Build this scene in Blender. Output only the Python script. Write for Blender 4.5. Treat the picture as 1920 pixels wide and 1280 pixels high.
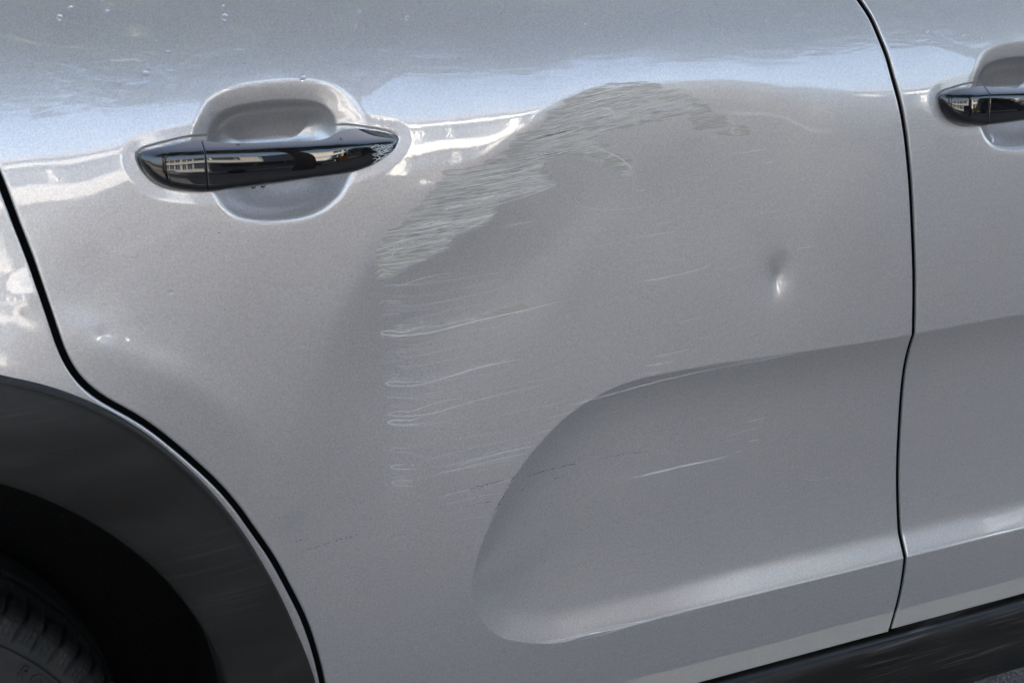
import bpy, math, random
import numpy as np
random.seed(7); rng = np.random.default_rng(7)
scene = bpy.context.scene
for o in list(bpy.data.objects): bpy.data.objects.remove(o)
C = scene.collection
R = math.radians

# ------------------------------------------------------------------ camera
CAM_H, CAM_D, FPX = 1.38, 1.40, 2667.0          # height, distance from the door skin, focal length in photo pixels
AX = np.array([5751, 818, 2667.0]); AX /= np.linalg.norm(AX)      # car axis seen in camera coordinates (right, up, forward)
th = R(20); roll = R(1.52464)
AZ = np.array([math.sin(roll)*math.cos(th), math.cos(roll)*math.cos(th), -math.sin(th)])
AY = -np.cross(AZ, AX)
M = np.array([AX, AY, AZ])
RIGHT, UP, FWD = M[:, 0], M[:, 1], M[:, 2]
cam = bpy.data.objects.new('camera', bpy.data.cameras.new('camera')); C.objects.link(cam)
from mathutils import Matrix, Vector
mw = Matrix.Identity(4)
for i in range(3):
    mw[i][0] = RIGHT[i]; mw[i][1] = UP[i]; mw[i][2] = -FWD[i]
mw[0][3], mw[1][3], mw[2][3] = 0, -CAM_D, CAM_H
cam.matrix_world = mw
cam.data.sensor_width = 36; cam.data.lens = FPX/1920*36
cam.data.clip_start = .02; cam.data.clip_end = 900
scene.camera = cam

# ------------------------------------------------------------------ light
SUN_EL, SUN_AZ = R(40), R(18)       # azimuth measured from +Y (behind the car) towards +X
world = bpy.data.worlds.new("World"); scene.world = world; world.use_nodes = True
nt = world.node_tree; bg = nt.nodes['Background']
sky = nt.nodes.new('ShaderNodeTexSky'); sky.sky_type = 'NISHITA'; sky.sun_disc = False
sky.sun_elevation = SUN_EL; sky.sun_rotation = SUN_AZ
sky.air_density = 1.0; sky.dust_density = 4.5; sky.ozone_density = 0.5
nt.links.new(sky.outputs[0], bg.inputs[0]); bg.inputs[1].default_value = 0.15
sl = bpy.data.lights.new('sun', 'SUN'); sl.energy = 5.0; sl.angle = R(.5); sl.color = (1, .95, .87)
sun = bpy.data.objects.new('sun', sl); C.objects.link(sun)
sd = Vector((math.sin(SUN_AZ)*math.cos(SUN_EL), math.cos(SUN_AZ)*math.cos(SUN_EL), math.sin(SUN_EL)))
sun.rotation_euler = sd.to_track_quat('Z', 'Y').to_euler()
scene.view_settings.view_transform = 'Standard'; scene.view_settings.look = 'None'
scene.view_settings.gamma = 1; scene.view_settings.exposure = 2.55

# ------------------------------------------------------------------ helpers
def mat(name, col, rough=.5, metal=0., **kw):
    m = bpy.data.materials.new(name); m.use_nodes = True
    b = m.node_tree.nodes['Principled BSDF']
    b.inputs['Base Color'].default_value = (*col, 1); b.inputs['Roughness'].default_value = rough
    b.inputs['Metallic'].default_value = metal
    for k, v in kw.items(): b.inputs[k.replace('_', ' ')].default_value = v
    return m
def N(m, t, **kw):
    n = m.node_tree.nodes.new(t)
    for k, v in kw.items():
        if k.startswith('i_'): n.inputs[k[2:].replace('_', ' ')].default_value = v
        else: setattr(n, k, v)
    return n
def L(m, a, b): m.node_tree.links.new(a, b)
def bsdf(m): return m.node_tree.nodes['Principled BSDF']
def ramp(m, src, stops):
    r = N(m, 'ShaderNodeValToRGB'); e = r.color_ramp.elements
    while len(e) < len(stops): e.new(.5)
    for k, (p, c) in enumerate(stops):
        e[k].position = p; e[k].color = (*c, 1) if not isinstance(c, (int, float)) else (c, c, c, 1)
    L(m, src, r.inputs[0]); return r.outputs[0]
def noise(m, scale, stretch=(1, 1, 1), detail=3, rot=(0, 0, 0), kind='ShaderNodeTexNoise'):
    tc = N(m, 'ShaderNodeTexCoord'); mp = N(m, 'ShaderNodeMapping')
    mp.inputs['Scale'].default_value = stretch; mp.inputs['Rotation'].default_value = rot
    n = N(m, kind); n.inputs['Scale'].default_value = scale
    if kind == 'ShaderNodeTexNoise': n.inputs['Detail'].default_value = detail
    L(m, tc.outputs['Object'], mp.inputs[0]); L(m, mp.outputs[0], n.inputs['Vector'])
    return n
def mixc(m, fac, a, b, blend='MIX'):
    n = N(m, 'ShaderNodeMix', data_type='RGBA', blend_type=blend)
    for s, v in ((n.inputs[0], fac), (n.inputs[6], a), (n.inputs[7], b)):
        if hasattr(v, 'node'): L(m, v, s)
        elif isinstance(v, (int, float)): s.default_value = v
        else: s.default_value = (*v, 1)
    return n.outputs[2]
def mth(m, op, a, b=None, c=None, clamp=False):
    n = N(m, 'ShaderNodeMath', operation=op, use_clamp=clamp)
    for s, v in zip(n.inputs, (a, b, c)):
        if v is None: continue
        if hasattr(v, 'node'): L(m, v, s)
        else: s.default_value = v
    return n.outputs[0]
def N_sep(m, s, i):
    n = N(m, 'ShaderNodeSeparateColor'); L(m, s, n.inputs[0]); return n.outputs[i]
def bump(m, h, strength, dist, sock='Normal', prev=None):
    n = N(m, 'ShaderNodeBump'); n.inputs['Strength'].default_value = strength; n.inputs['Distance'].default_value = dist
    L(m, h, n.inputs['Height'])
    if prev is not None: L(m, prev, n.inputs['Normal'])
    if sock: L(m, n.outputs[0], bsdf(m).inputs[sock])
    return n.outputs[0]

def link(name, me, m=None, parent=None, smooth=True, label=None):
    o = bpy.data.objects.new(name, me); C.objects.link(o)
    if m is not None and not me.materials: me.materials.append(m)
    if parent is not None: o.parent = parent
    if smooth: me.polygons.foreach_set('use_smooth', np.ones(len(me.polygons), bool))
    if label: o['label'] = label
    return o
def mesh_np(name, V, F, m=None, parent=None, smooth=True, label=None, attrs=None):
    V = np.asarray(V, np.float32).reshape(-1, 3); F = np.asarray(F, np.int32)
    k = F.shape[1]
    me = bpy.data.meshes.new(name)
    me.vertices.add(len(V)); me.vertices.foreach_set('co', V.ravel())
    me.loops.add(F.size); me.loops.foreach_set('vertex_index', F.ravel())
    me.polygons.add(len(F)); me.polygons.foreach_set('loop_start', np.arange(0, F.size, k, dtype=np.int32))
    me.polygons.foreach_set('loop_total', np.full(len(F), k, np.int32))
    if attrs:
        for an, av in attrs.items():
            a = me.attributes.new(an, 'FLOAT', 'POINT'); a.data.foreach_set('value', np.asarray(av, np.float32).ravel())
    me.update(calc_edges=True); me.validate()
    return link(name, me, m, parent, smooth, label)
def grid_faces(nr, nc, flip=False, wrap=False):
    i = np.arange(nr*nc).reshape(nr, nc)
    if wrap: i = np.concatenate([i, i[:, :1]], 1)
    f = np.stack([i[:-1, :-1], i[:-1, 1:], i[1:, 1:], i[1:, :-1]], -1).reshape(-1, 4)
    return f[:, ::-1] if flip else f
class MB:
    def __init__(s): s.v = []; s.f = []
    def box(s, x0, x1, y0, y1, z0, z1):
        b = len(s.v)
        s.v += [(x, y, z) for z in (z0, z1) for y in (y0, y1) for x in (x0, x1)]
        s.f += [tuple(b+i for i in q) for q in ((0, 2, 3, 1), (4, 5, 7, 6), (0, 1, 5, 4), (2, 6, 7, 3), (0, 4, 6, 2), (1, 3, 7, 5))]
    def tube(s, pts, rad, n=10):
        pts = [Vector(p) for p in pts]; b = len(s.v)
        for i, p in enumerate(pts):
            d = (pts[min(i+1, len(pts)-1)]-pts[max(i-1, 0)]).normalized()
            a = d.orthogonal().normalized(); c = d.cross(a); r = rad[i] if hasattr(rad, '__len__') else rad
            for k in range(n):
                t = 2*math.pi*k/n; s.v.append(tuple(p+a*math.cos(t)*r+c*math.sin(t)*r))
        for i in range(len(pts)-1):
            for k in range(n):
                s.f.append((b+i*n+k, b+i*n+(k+1) % n, b+(i+1)*n+(k+1) % n, b+(i+1)*n+k))
        s.f.append(tuple(b+k for k in range(n))[::-1]); s.f.append(tuple(b+(len(pts)-1)*n+k for k in range(n)))
    def build(s, name, m, parent=None, smooth=False, label=None):
        me = bpy.data.meshes.new(name); me.from_pydata(s.v, [], s.f); me.update()
        return link(name, me, m, parent, smooth, label)
def empty(name, loc=(0, 0, 0)):
    o = bpy.data.objects.new(name, None); C.objects.link(o); o.location = loc; return o
def tag(o, label=None, cat=None, group=None, kind=None):
    for k, v in (('label', label), ('category', cat), ('group', group), ('kind', kind)):
        if v: o[k] = v
    return o

# ---- curves
def cspline(t, y, tq):
    """natural cubic spline"""
    t = np.asarray(t, float); y = np.asarray(y, float); n = len(t); h = np.diff(t)
    A = np.zeros((n, n)); b = np.zeros(n); A[0, 0] = A[-1, -1] = 1
    for i in range(1, n-1):
        A[i, i-1] = h[i-1]; A[i, i] = 2*(h[i-1]+h[i]); A[i, i+1] = h[i]
        b[i] = 3*((y[i+1]-y[i])/h[i]-(y[i]-y[i-1])/h[i-1])
    c = np.linalg.solve(A, b); tq = np.asarray(tq, float)
    k = np.clip(np.searchsorted(t, tq)-1, 0, n-2); x = tq-t[k]
    bb = (y[k+1]-y[k])/h[k]-h[k]*(2*c[k]+c[k+1])/3; d = (c[k+1]-c[k])/(3*h[k])
    x2 = np.where(tq > t[-1], np.minimum(x, h[-1]), np.maximum(x, 0))
    base = y[k]+bb*x2+c[k]*x2**2+d*x2**3
    slope = bb+2*c[k]*x2+3*d*x2**2
    return base+slope*(x-x2)          # linear beyond the ends
def smooth_poly(P, closed=True, n=8):
    P = np.asarray(P, float)
    if closed: Q = np.concatenate([P[-1:], P, P[:2]])
    else: Q = np.concatenate([2*P[:1]-P[1:2], P, 2*P[-1:]-P[-2:-1]])
    out = []
    for i in range(1, len(Q)-2):
        p0, p1, p2, p3 = Q[i-1:i+3]; t = np.linspace(0, 1, n, endpoint=False)[:, None]
        out.append(.5*(2*p1+(p2-p0)*t+(2*p0-5*p1+4*p2-p3)*t**2+(3*p1-p0-3*p2+p3)*t**3))
    o = np.concatenate(out)
    return o if closed else np.concatenate([o, P[-1:]])
def seg_dist(x, z, P, closed=False, far=1e9):
    """unsigned distance of points to polyline P, plus inside flag when closed"""
    x = np.asarray(x, float); sh = x.shape; x = x.ravel(); z = np.asarray(z, float).ravel()
    Q = np.concatenate([P, P[:1]]) if closed else P
    if x.size < 4000:           # few points: all segments at once
        A = Q[:-1]; D = Q[1:]-A; X_ = x[:, None]-A[None, :, 0]; Z_ = z[:, None]-A[None, :, 1]
        t = np.clip((X_*D[:, 0]+Z_*D[:, 1])/((D**2).sum(1)+1e-18), 0, 1)
        dd = np.sqrt(((X_-t*D[:, 0])**2+(Z_-t*D[:, 1])**2).min(1)); ii = np.zeros(x.shape, bool)
        if closed:
            B = Q[1:]; dz = np.where(D[:, 1] == 0, 1e-12, D[:, 1])
            ii = ((((A[:, 1] > z[:, None]) != (B[:, 1] > z[:, None])) & (X_ < Z_/dz*D[:, 0])).sum(1) % 2) == 1
        return dd.reshape(sh), ii.reshape(sh)
    d2 = np.full(x.shape, 1e9); ins = np.zeros(x.shape, bool)
    for a, b in zip(Q[:-1], Q[1:]):
        dx, dz = b-a; l2 = dx*dx+dz*dz+1e-18
        t = np.clip(((x-a[0])*dx+(z-a[1])*dz)/l2, 0, 1)
        d2 = np.minimum(d2, (x-a[0]-t*dx)**2+(z-a[1]-t*dz)**2)
        if closed and dz != 0:
            c = ((a[1] > z) != (b[1] > z)) & (x < (z-a[1])/dz*dx+a[0]); ins ^= c
    return np.sqrt(d2).reshape(sh), ins.reshape(sh)
def sdf_in(x, z, P, margin):
    """positive inside distance; computed only near the polygon (elsewhere -margin)"""
    x = np.asarray(x, float); z = np.asarray(z, float)
    out = np.full(x.shape, -margin, float)
    lo = P.min(0)-margin; hi = P.max(0)+margin
    k = (x > lo[0]) & (x < hi[0]) & (z > lo[1]) & (z < hi[1])
    if k.any():
        d, i = seg_dist(x[k], z[k], P, True); out[k] = np.where(i, d, -d)
    return out
def sstep(a, b, x):
    t = np.clip((x-a)/(b-a), 0, 1); return t*t*(3-2*t)
def softpos(s, r):          # 0 for s<<0, s for s>>0
    return .5*(s+np.sqrt(s*s+r*r))

# ---- pixel of the photo -> ray -> point on the body
def ray(u, v):
    u = np.asarray(u, float)[..., None]; v = np.asarray(v, float)[..., None]
    return RIGHT*(u-960)/FPX+UP*(640-v)/FPX+FWD
def on_y(u, v, y):
    d = ray(u, v); t = (CAM_D+y)/d[..., 1]
    return d[..., 0]*t, CAM_H+d[..., 2]*t
# base section of the body: tilt of the skin against height
_vk = [-260, -120, 0, 60, 120, 170, 215, 260, 300, 345, 400, 470, 600, 800, 1000, 1150, 1280]
_ak = [31, 28.5, 26, 24, 20.5, 17.5, 14, 10.5, 8.0, 6.2, 4.6, 3.4, 2.2, 1.2, .2, -2.0, -4.0]
_zk = on_y(np.full(len(_vk), 900.), np.array(_vk, float), 0)[1]
_zs = np.linspace(0.0, 1.45, 1451)
_o = np.argsort(_zk)
_al = cspline(np.array(_zk)[_o], np.array(_ak, float)[_o], np.clip(_zs, _zk.min(), _zk.max()))
_sl = np.tan(np.radians(_al)); _P = np.concatenate([[0], np.cumsum((_sl[1:]+_sl[:-1])/2*np.diff(_zs))])
_P -= np.interp(.80, _zs, _P)
def Pbase(z, x=None):
    y = np.interp(z, _zs, _P)
    if x is None: return y
    # flare of the body over the rear wheel
    zc = .80-.30*np.clip(x-.15, 0, 2)**1.3
    return y-.021*np.exp(-((z-zc)/.135)**2)*np.exp(-(np.clip(x-.12, 0, 9)/.20)**2)
def on_base(u, v, off=0.):
    y = 0*np.asarray(u, float)
    for _ in range(12):
        x, z = on_y(u, v, y); y = Pbase(z, x)+off
    return x, z
def trace(pts, off=0.):
    p = np.array(pts, float); x, z = on_base(p[:, 0], p[:, 1], off); return np.stack([x, z], 1)

# ------------------------------------------------------------------ traced outlines
GAPL = trace([(-60, 215), (-28, 275), (0, 338), (33, 425), (56, 484), (80, 553), (98, 606), (114, 652), (133, 690), (163, 726), (202, 754), (247, 779), (315, 827), (371, 875), (427, 931), (478, 999), (512, 1049), (540, 1100), (568, 1156), (588, 1212), (605, 1280), (612, 1330), (618, 1400)])
GAPR = trace([(1560, -70), (1611, 0), (1631, 30), (1650, 71), (1664, 106), (1674, 141), (1686, 185), (1695, 228), (1702, 281), (1709, 360), (1713, 440), (1715.5, 538), (1714.5, 616), (1712.5, 700), (1709, 800), (1705, 900), (1702, 990), (1698.5, 1043), (1694, 1082), (1688, 1115), (1678, 1154), (1669, 1184), (1655, 1225)])
def xz_fn(P):
    o = np.argsort(P[:, 1]); Z, X = P[o, 1], P[o, 0]
    return lambda z: cspline(Z, X, z)
XL = xz_fn(GAPL); XR = xz_fn(GAPR)
ZB = trace([(1324, 1280), (1669, 1184), (1920, 1112)])[:, 1].mean()
ZT = 1.315
print('ZB', ZB, 'P at ZB', Pbase(ZB))

# handle (traced on the plane of its front face)
HT = [(264, 302), (268, 294), (282, 286), (320, 276), (370, 266), (430, 268), (520, 266), (600, 262), (640, 249), (670, 245), (710, 249), (745, 256), (756, 262), (758, 268)]
HB = [(264, 302), (268, 316), (282, 335), (300, 349), (325, 358), (360, 362.5), (390, 363), (430, 358), (520, 346), (640, 330), (680, 321), (715, 308), (740, 293), (752, 280), (758, 268)]
XOFF = float(on_base(1797., 204.)[0]-on_base(325., 320.)[0])       # front door's handle stands this far ahead
print('handle spacing', XOFF)
hb_y = float(Pbase(on_base(500., 310.)[1]))
FR_Y = hb_y-.022
def on_plane(pts, y):
    p = np.array(pts, float); x, z = on_y(p[:, 0], p[:, 1], y); return np.stack([x, z], 1)
hT = on_plane(HT, FR_Y+.006); hB = on_plane(HB, FR_Y+.006)
HR_ = [(262, 299), (268, 296), (285, 293.5), (330, 288.5), (380, 284), (520, 277), (640, 271), (700, 268), (757, 265.5)]
H_OUT = smooth_poly(np.concatenate([hT, hB[1:-1][::-1]]), True, 4)
HZC = float((H_OUT[:, 1].min()+H_OUT[:, 1].max())/2)
# pocket behind the handle
POCK_IN = smooth_poly(trace([(391, 300), (392, 262), (400, 236), (420, 214), (465, 199), (545, 191), (598, 196), (626, 215), (640, 245), (643, 290), (640, 340), (618, 366), (578, 389), (520, 399), (464, 395), (434, 379), (416, 353), (400, 330)]), True, 8)
POCK_OUT = smooth_poly(trace([(352, 300), (360, 258), (372, 222), (396, 184), (445, 161), (545, 149), (612, 156), (655, 180), (682, 225), (680, 275), (655, 335), (632, 372), (588, 402), (520, 413), (457, 409), (424, 391), (404, 362), (382, 335)]), True, 8)

# dished lower area
DISH_T = trace([(2150, 549), (2030, 571), (1920, 590), (1800, 611), (1715, 627), (1590, 648), (1470, 668), (1330, 691), (1200, 717), (1130, 745), (1075, 780), (1030, 822), (985, 874), (948, 935), (918, 995), (898, 1045), (888, 1090)])
DISH_T = smooth_poly(DISH_T, False, 3)
_b = trace([(1060, 1200), (1390, 1121), (1690, 1046), (1920, 988)])
BL_Z = _b[:, 1].mean()
_c = trace([(888, 1090), (889, 1124), (901, 1155), (927, 1184), (965, 1200)])
_e = trace([(1040, 1204), (1110, 1190)])
DISH_B = np.concatenate([_c, [[_e[0, 0], BL_Z], [_e[1, 0], BL_Z]]])
DISH_B = np.concatenate([smooth_poly(DISH_B, False, 6), [[2.6, BL_Z]]])
# big dent: its upper left rim
DENT = smooth_poly(trace([(430, 1700), (480, 1300), (505, 1100), (535, 900), (565, 760), (612, 640), (690, 505), (790, 400), (900, 315), (985, 250), (1045, 200), (1100, 170), (1180, 157), (1290, 154), (1400, 160), (1480, 172), (1545, 200), (1600, 265), (1660, 380), (1900, 680), (2300, 1100)]), False, 3)
DENTP = np.concatenate([DENT, trace([(2300, 1900), (1000, 2200)])])

LEDGE_B = np.linspace(0, .5, 2001)
LEDGE_D = np.concatenate([[0], np.cumsum(.21*np.clip(1-LEDGE_B/.17, 0, 1))[:-1]*(LEDGE_B[1]-LEDGE_B[0])])
LEDGE_E = np.concatenate([[0], np.cumsum(1-sstep(.024, .046, LEDGE_B))[:-1]*(LEDGE_B[1]-LEDGE_B[0])])
def features(x, z, door=True, fx=0.):
    """inward offset of the skin (metres) at x, z.  fx: shift of the handle set"""
    d = np.zeros(np.broadcast(x, z).shape)
    x = np.broadcast_to(x, d.shape); z = np.broadcast_to(z, d.shape)
    # dish
    k = (x > .45) & (z < 1.0)
    if k.any():
        xx, zz = x[k], z[k]
        dist, _ = seg_dist(xx, zz, DISH_T)
        _, ins = seg_dist(xx, zz, np.concatenate([DISH_T[:-1], DISH_B, [[2.6, DISH_T[0, 1]]]]), True)
        dist_b, _ = seg_dist(xx, zz, DISH_B)
        a = np.where(ins, dist, -dist)
        b = np.where(ins, dist_b, -dist_b)
        a = softpos(a, .0020); b = softpos(b, .004)
        fa = .038*(1-np.exp(-a/.088)); gb = np.interp(b, LEDGE_B, LEDGE_D)+np.interp(b, LEDGE_B, LEDGE_E)*(.115+.155*sstep(.88, 1.06, xx))
        dd = 1/(1/np.maximum(fa, 1e-6)**3.2+1/np.maximum(gb, 1e-6)**3.2)**(1/3.2)
        d[k] += dd
    if door:
        # big shallow dent behind the scuff
        kk = (x > .2) & (x < 1.6)
        s = np.full(x.shape, -1.)
        dist, ins = seg_dist(x[kk], z[kk], DENTP, True)
        du, _ = seg_dist(x[kk], z[kk], DENT)
        s[kk] = np.where(ins, du, -du)
        c = trace([(1110, 440)])[0]
        fall = np.exp(-(((x-c[0])/.33)**4+((z-c[1])/.29)**2))
        wd = .125+.025*sstep(0, .16, 1.10-z)
        t_ = np.clip(softpos(s, .010)/wd, 0, 1)
        d += (.0128+.0046*sstep(.08, .28, 1.10-z)*(1-sstep(.55, .80, x)))*(1-(1-t_)**2)*fall
        # sharp little dent
        c = trace([(1466, 522)])[0]; c2 = trace([(1466, 523)])[0]
        rr = np.hypot((x-c[0])/.020, (z-c[1])/.026)
        d += .0024*np.exp(-rr**2*1.1)
        rr = np.hypot((x-c2[0])/.0072, (z-c2[1])/.0175)
        d += .0022*np.exp(-rr**2)
        # soft fold low at the rear edge of the door
        fold = smooth_poly(trace([(60, 560), (140, 625), (250, 672), (380, 735), (480, 830), (540, 950)]), False, 5)
        q = (x < .75) & (z < 1.0)
        df = np.full(x.shape, 1.); df[q] = seg_dist(x[q], z[q], fold)[0]
        d -= .0016*np.exp(-(df/.022)**2)
        c = trace([(192, 628)])[0]
        d += .0006*np.exp(-(np.hypot((x-c[0])/.008, (z-c[1])/.0065))**2)
        c = trace([(110, 575)])[0]
        d += .0007*np.exp(-(np.hypot((x-c[0])/.045, (z-c[1])/.03))**2)
    # slight waviness of pressed sheet metal
    d += (.00022*np.sin(x*23+z*9+.7)*np.sin(z*31-x*6)+.00012*np.sin(x*57+1.3)*np.sin(z*48+.4))*(.15+.85*sstep(.36, .60, z))
    # handle pocket and the shallow seat of the handle
    xs = x-fx
    si = sdf_in(xs, z, POCK_IN, .05); so = sdf_in(xs, z, POCK_OUT, .05)
    k = so > -.02
    if k.any():
        lip = np.clip(softpos(so[k], .003)/(softpos(so[k], .003)+softpos(-si[k], .003)), 0, 1)
        a = softpos(si[k], .0018)
        low = .58+.42*sstep(-.022, .016, z[k]-HZC)
        d[k] += .0080*lip**1.15+.028*low*(1-np.exp(-(a/.019)**1.1))
    sh = sdf_in(xs, z, H_OUT, .05); k = sh > -.03
    if k.any():
        d[k] += (.0007*sstep(-.017, .0, sh[k])+.0007*sstep(-.0022, .0, sh[k]))*(1-sstep(-.004, .006, si[k]))
    return d
def Yskin(x, z, door=True, fx=0.): return Pbase(z, x)+features(x, z, door, fx)
def on_skin(u, v, door=True, fx=0.):
    u = np.asarray(u, float); v = np.asarray(v, float); y = 0*u
    x, z = on_base(u, v)
    for _ in range(8):
        y = .4*y+.6*Yskin(x, z, door, fx) if _ else Yskin(x, z, door, fx)
        x, z = on_y(u, v, y)
    return x, z, Yskin(x, z, door, fx)

# ------------------------------------------------------------------ materials
SCUFF_ROT = R(-8)
def make_paint():
    m = mat('silver_metallic_paint', (.42, .43, .45), .37, .70)
    b = bsdf(m)
    b.inputs['Coat Weight'].default_value = 1; b.inputs['Coat Roughness'].default_value = .012; b.inputs['Coat IOR'].default_value = 1.75
    fl = noise(m, 1500, kind='ShaderNodeTexVoronoi'); fl2 = noise(m, 420, detail=4)
    base = ramp(m, fl.outputs['Color'], [(0, (.378, .352, .338)), (.5, (.496, .458, .440)), (1, (.70, .655, .63))])
    base = mixc(m, .45, base, ramp(m, fl2.outputs[0], [(.3, (.39, .37, .352)), (.7, (.575, .545, .525))]))
    # scuffed area: clear coat abraded to a dull brownish haze with streaks along the rub
    at = N(m, 'ShaderNodeAttribute', attribute_name='scuff').outputs['Fac']
    st = noise(m, 40, (.8, 1, 9), 8, (0, SCUFF_ROT, 0)); ed = noise(m, 26, (1, 1, 6), 9, (0, SCUFF_ROT, 0))
    at = mth(m, 'MULTIPLY', at, mth(m, 'GREATER_THAN', at, .02))
    w = mth(m, 'ADD', at, mth(m, 'MULTIPLY', mth(m, 'SUBTRACT', ed.outputs[0], .5), 2.0))
    mask = N(m, 'ShaderNodeMapRange', interpolation_type='SMOOTHSTEP'); L(m, w, mask.inputs[0])
    mask.inputs[1].default_value = .30; mask.inputs[2].default_value = .44
    mask = mth(m, 'MULTIPLY', mask.outputs[0], mth(m, 'GREATER_THAN', at, .03))
    fine = noise(m, 300, (.25, 1, 6), 4, (0, SCUFF_ROT, 0))
    scol = ramp(m, fine.outputs[0], [(.34, (.23, .198, .158)), (.54, (.36, .320, .268)), (.70, (.74, .70, .64))])
    sc2 = mixc(m, ramp(m, st.outputs[0], [(.42, 0), (.62, 1)]), scol, (.35, .312, .262))
    gap = ramp(m, st.outputs[0], [(.41, .10), (.50, 1)])
    mask = mth(m, 'MULTIPLY', mask, gap)
    cover = mth(m, 'MULTIPLY', mask, .95)
    L(m, mixc(m, cover, base, sc2), b.inputs['Base Color'])
    L(m, mth(m, 'SUBTRACT', .70, mth(m, 'MULTIPLY', mask, .60)), b.inputs['Metallic'])
    L(m, mth(m, 'MULTIPLY_ADD', mask, .22, .37), b.inputs['Roughness'])
    L(m, mth(m, 'SUBTRACT', 1, mth(m, 'MULTIPLY', mask, .82)), b.inputs['Coat Weight'])
    sm = noise(m, 9, detail=5)
    L(m, mth(m, 'MULTIPLY_ADD', mask, .3, ramp(m, sm.outputs[0], [(.35, .010), (.7, .035)])), b.inputs['Coat Roughness'])
    # pale ground reflection painted into the colour along the bottom edge of the doors
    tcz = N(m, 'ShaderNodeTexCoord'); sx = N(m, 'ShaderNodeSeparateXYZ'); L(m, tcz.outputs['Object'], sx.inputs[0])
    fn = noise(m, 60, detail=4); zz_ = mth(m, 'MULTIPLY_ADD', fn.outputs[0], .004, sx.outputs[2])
    refl_band = N(m, 'ShaderNodeMapRange', interpolation_type='SMOOTHSTEP'); L(m, zz_, refl_band.inputs[0])
    refl_band.inputs[1].default_value = .2965; refl_band.inputs[2].default_value = .2945
    refl_band = mth(m, 'MULTIPLY', refl_band.outputs[0], ramp(m, noise(m, 120, (1, 1, 1.6), 5).outputs[0], [(.35, .30), (.65, .72)]))
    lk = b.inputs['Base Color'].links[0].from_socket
    L(m, mixc(m, refl_band, lk, (.46, .405, .325)), b.inputs['Base Color'])
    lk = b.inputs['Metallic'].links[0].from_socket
    L(m, mth(m, 'MULTIPLY', lk, mth(m, 'SUBTRACT', 1, refl_band)), b.inputs['Metallic'])
    # stone chips and specks of grit
    sp = noise(m, 70, kind='ShaderNodeTexVoronoi')
    spk = mth(m, 'MULTIPLY', mth(m, 'LESS_THAN', sp.outputs['Distance'], .045), mth(m, 'GREATER_THAN', N_sep(m, sp.outputs['Color'], 0), .90))
    tone = ramp(m, N_sep(m, sp.outputs['Color'], 1), [(.60, .03), (.62, .8)])
    lk = b.inputs['Base Color'].links[0].from_socket
    L(m, mixc(m, mth(m, 'MULTIPLY', spk, .8), lk, tone), b.inputs['Base Color'])
    n1 = bump(m, fl.outputs['Distance'], .05, .0004)
    peel = noise(m, 260, detail=1)
    bump(m, peel.outputs[0], .05, .0003, 'Coat Normal')
    return m
M_PAINT = make_paint()
def make_plastic(name, lo, hi, rough, scuffs=()):
    m = mat(name, lo, rough); b = bsdf(m)
    n = noise(m, 6, (1, 1, 3), 8, (0, R(-15), 0)); g = noise(m, 900, detail=2); s = noise(m, 14, (.35, 1, 8), 7, (0, R(-14), 0))
    c = mixc(m, ramp(m, n.outputs[0], [(.45, 0), (.75, 1)]), lo, hi)
    c = mixc(m, ramp(m, s.outputs[0], [(.62, 0), (.80, .12)]), c, tuple(3.2*v for v in hi))
    for (px_, py_, rad_, k_) in scuffs:
        gx, gz = [float(q) for q in on_base(float(px_), float(py_))]
        vd = N(m, 'ShaderNodeVectorMath', operation='DISTANCE'); tc = N(m, 'ShaderNodeTexCoord'); L(m, tc.outputs['Object'], vd.inputs[0])
        vd.inputs[1].default_value = (gx, float(Pbase(gz, gx)), gz)
        near = mth(m, 'SUBTRACT', 1, mth(m, 'DIVIDE', vd.outputs['Value'], rad_), clamp=True)
        st = noise(m, 16, (.45, 1, 14), 10, (0, R(-16), 0))
        f = mth(m, 'MULTIPLY', mth(m, 'POWER', near, .6), ramp(m, st.outputs[0], [(.56, 0), (.74, k_*.5)]))
        c = mixc(m, f, c, (.085, .075, .066))
    L(m, c, b.inputs['Base Color'])
    L(m, ramp(m, n.outputs[0], [(.3, rough-.08), (.7, rough+.12)]), b.inputs['Roughness'])
    b.inputs['Specular IOR Level'].default_value = .3
    bump(m, g.outputs[0], .25, .0004)
    return m
M_TRIM = make_plastic('black_textured_plastic', (.0115, .0098, .0082), (.019, .0165, .0140), .46, ((430, 1040, .09, .55), (30, 775, .07, .5)))
M_SILL = make_plastic('worn_black_sill_plastic', (.0075, .0062, .005), (.014, .012, .0095), .38, ((1690, 1200, .15, 2.), (1850, 1190, .12, 1.8), (1450, 1262, .12, 1.6)))
M_GLOSS = mat('gloss_black_plastic', (.004, .004, .0045), .03, 0, Coat_Weight=1., Coat_Roughness=.01, Coat_IOR=1.65)
M_VOID = mat('black_void', (.002, .002, .002), .9, 0)
bsdf(M_VOID).inputs['Specular IOR Level'].default_value = .05
M_LINER = mat('felt_liner', (.010, .009, .008), .95); bsdf(M_GLOSS).inputs['Specular IOR Level'].default_value = 0.
bsdf(M_LINER).inputs['Specular IOR Level'].default_value = .1
_n = noise(M_LINER, 500, detail=3); L(M_LINER, ramp(M_LINER, _n.outputs[0], [(.5, (.004, .0037, .0035)), (.85, (.020, .016, .012))]), bsdf(M_LINER).inputs['Base Color'])
M_TYRE = mat('worn_tyre_rubber', (.022, .022, .022), .7)
_n = noise(M_TYRE, 40, (1, 1, 1), 6); _n2 = noise(M_TYRE, 260, detail=4)
_c = ramp(M_TYRE, _n.outputs[0], [(.40, (.011, .010, .0092)), (.60, (.026, .020, .015)), (.76, (.075, .052, .036))])
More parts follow.
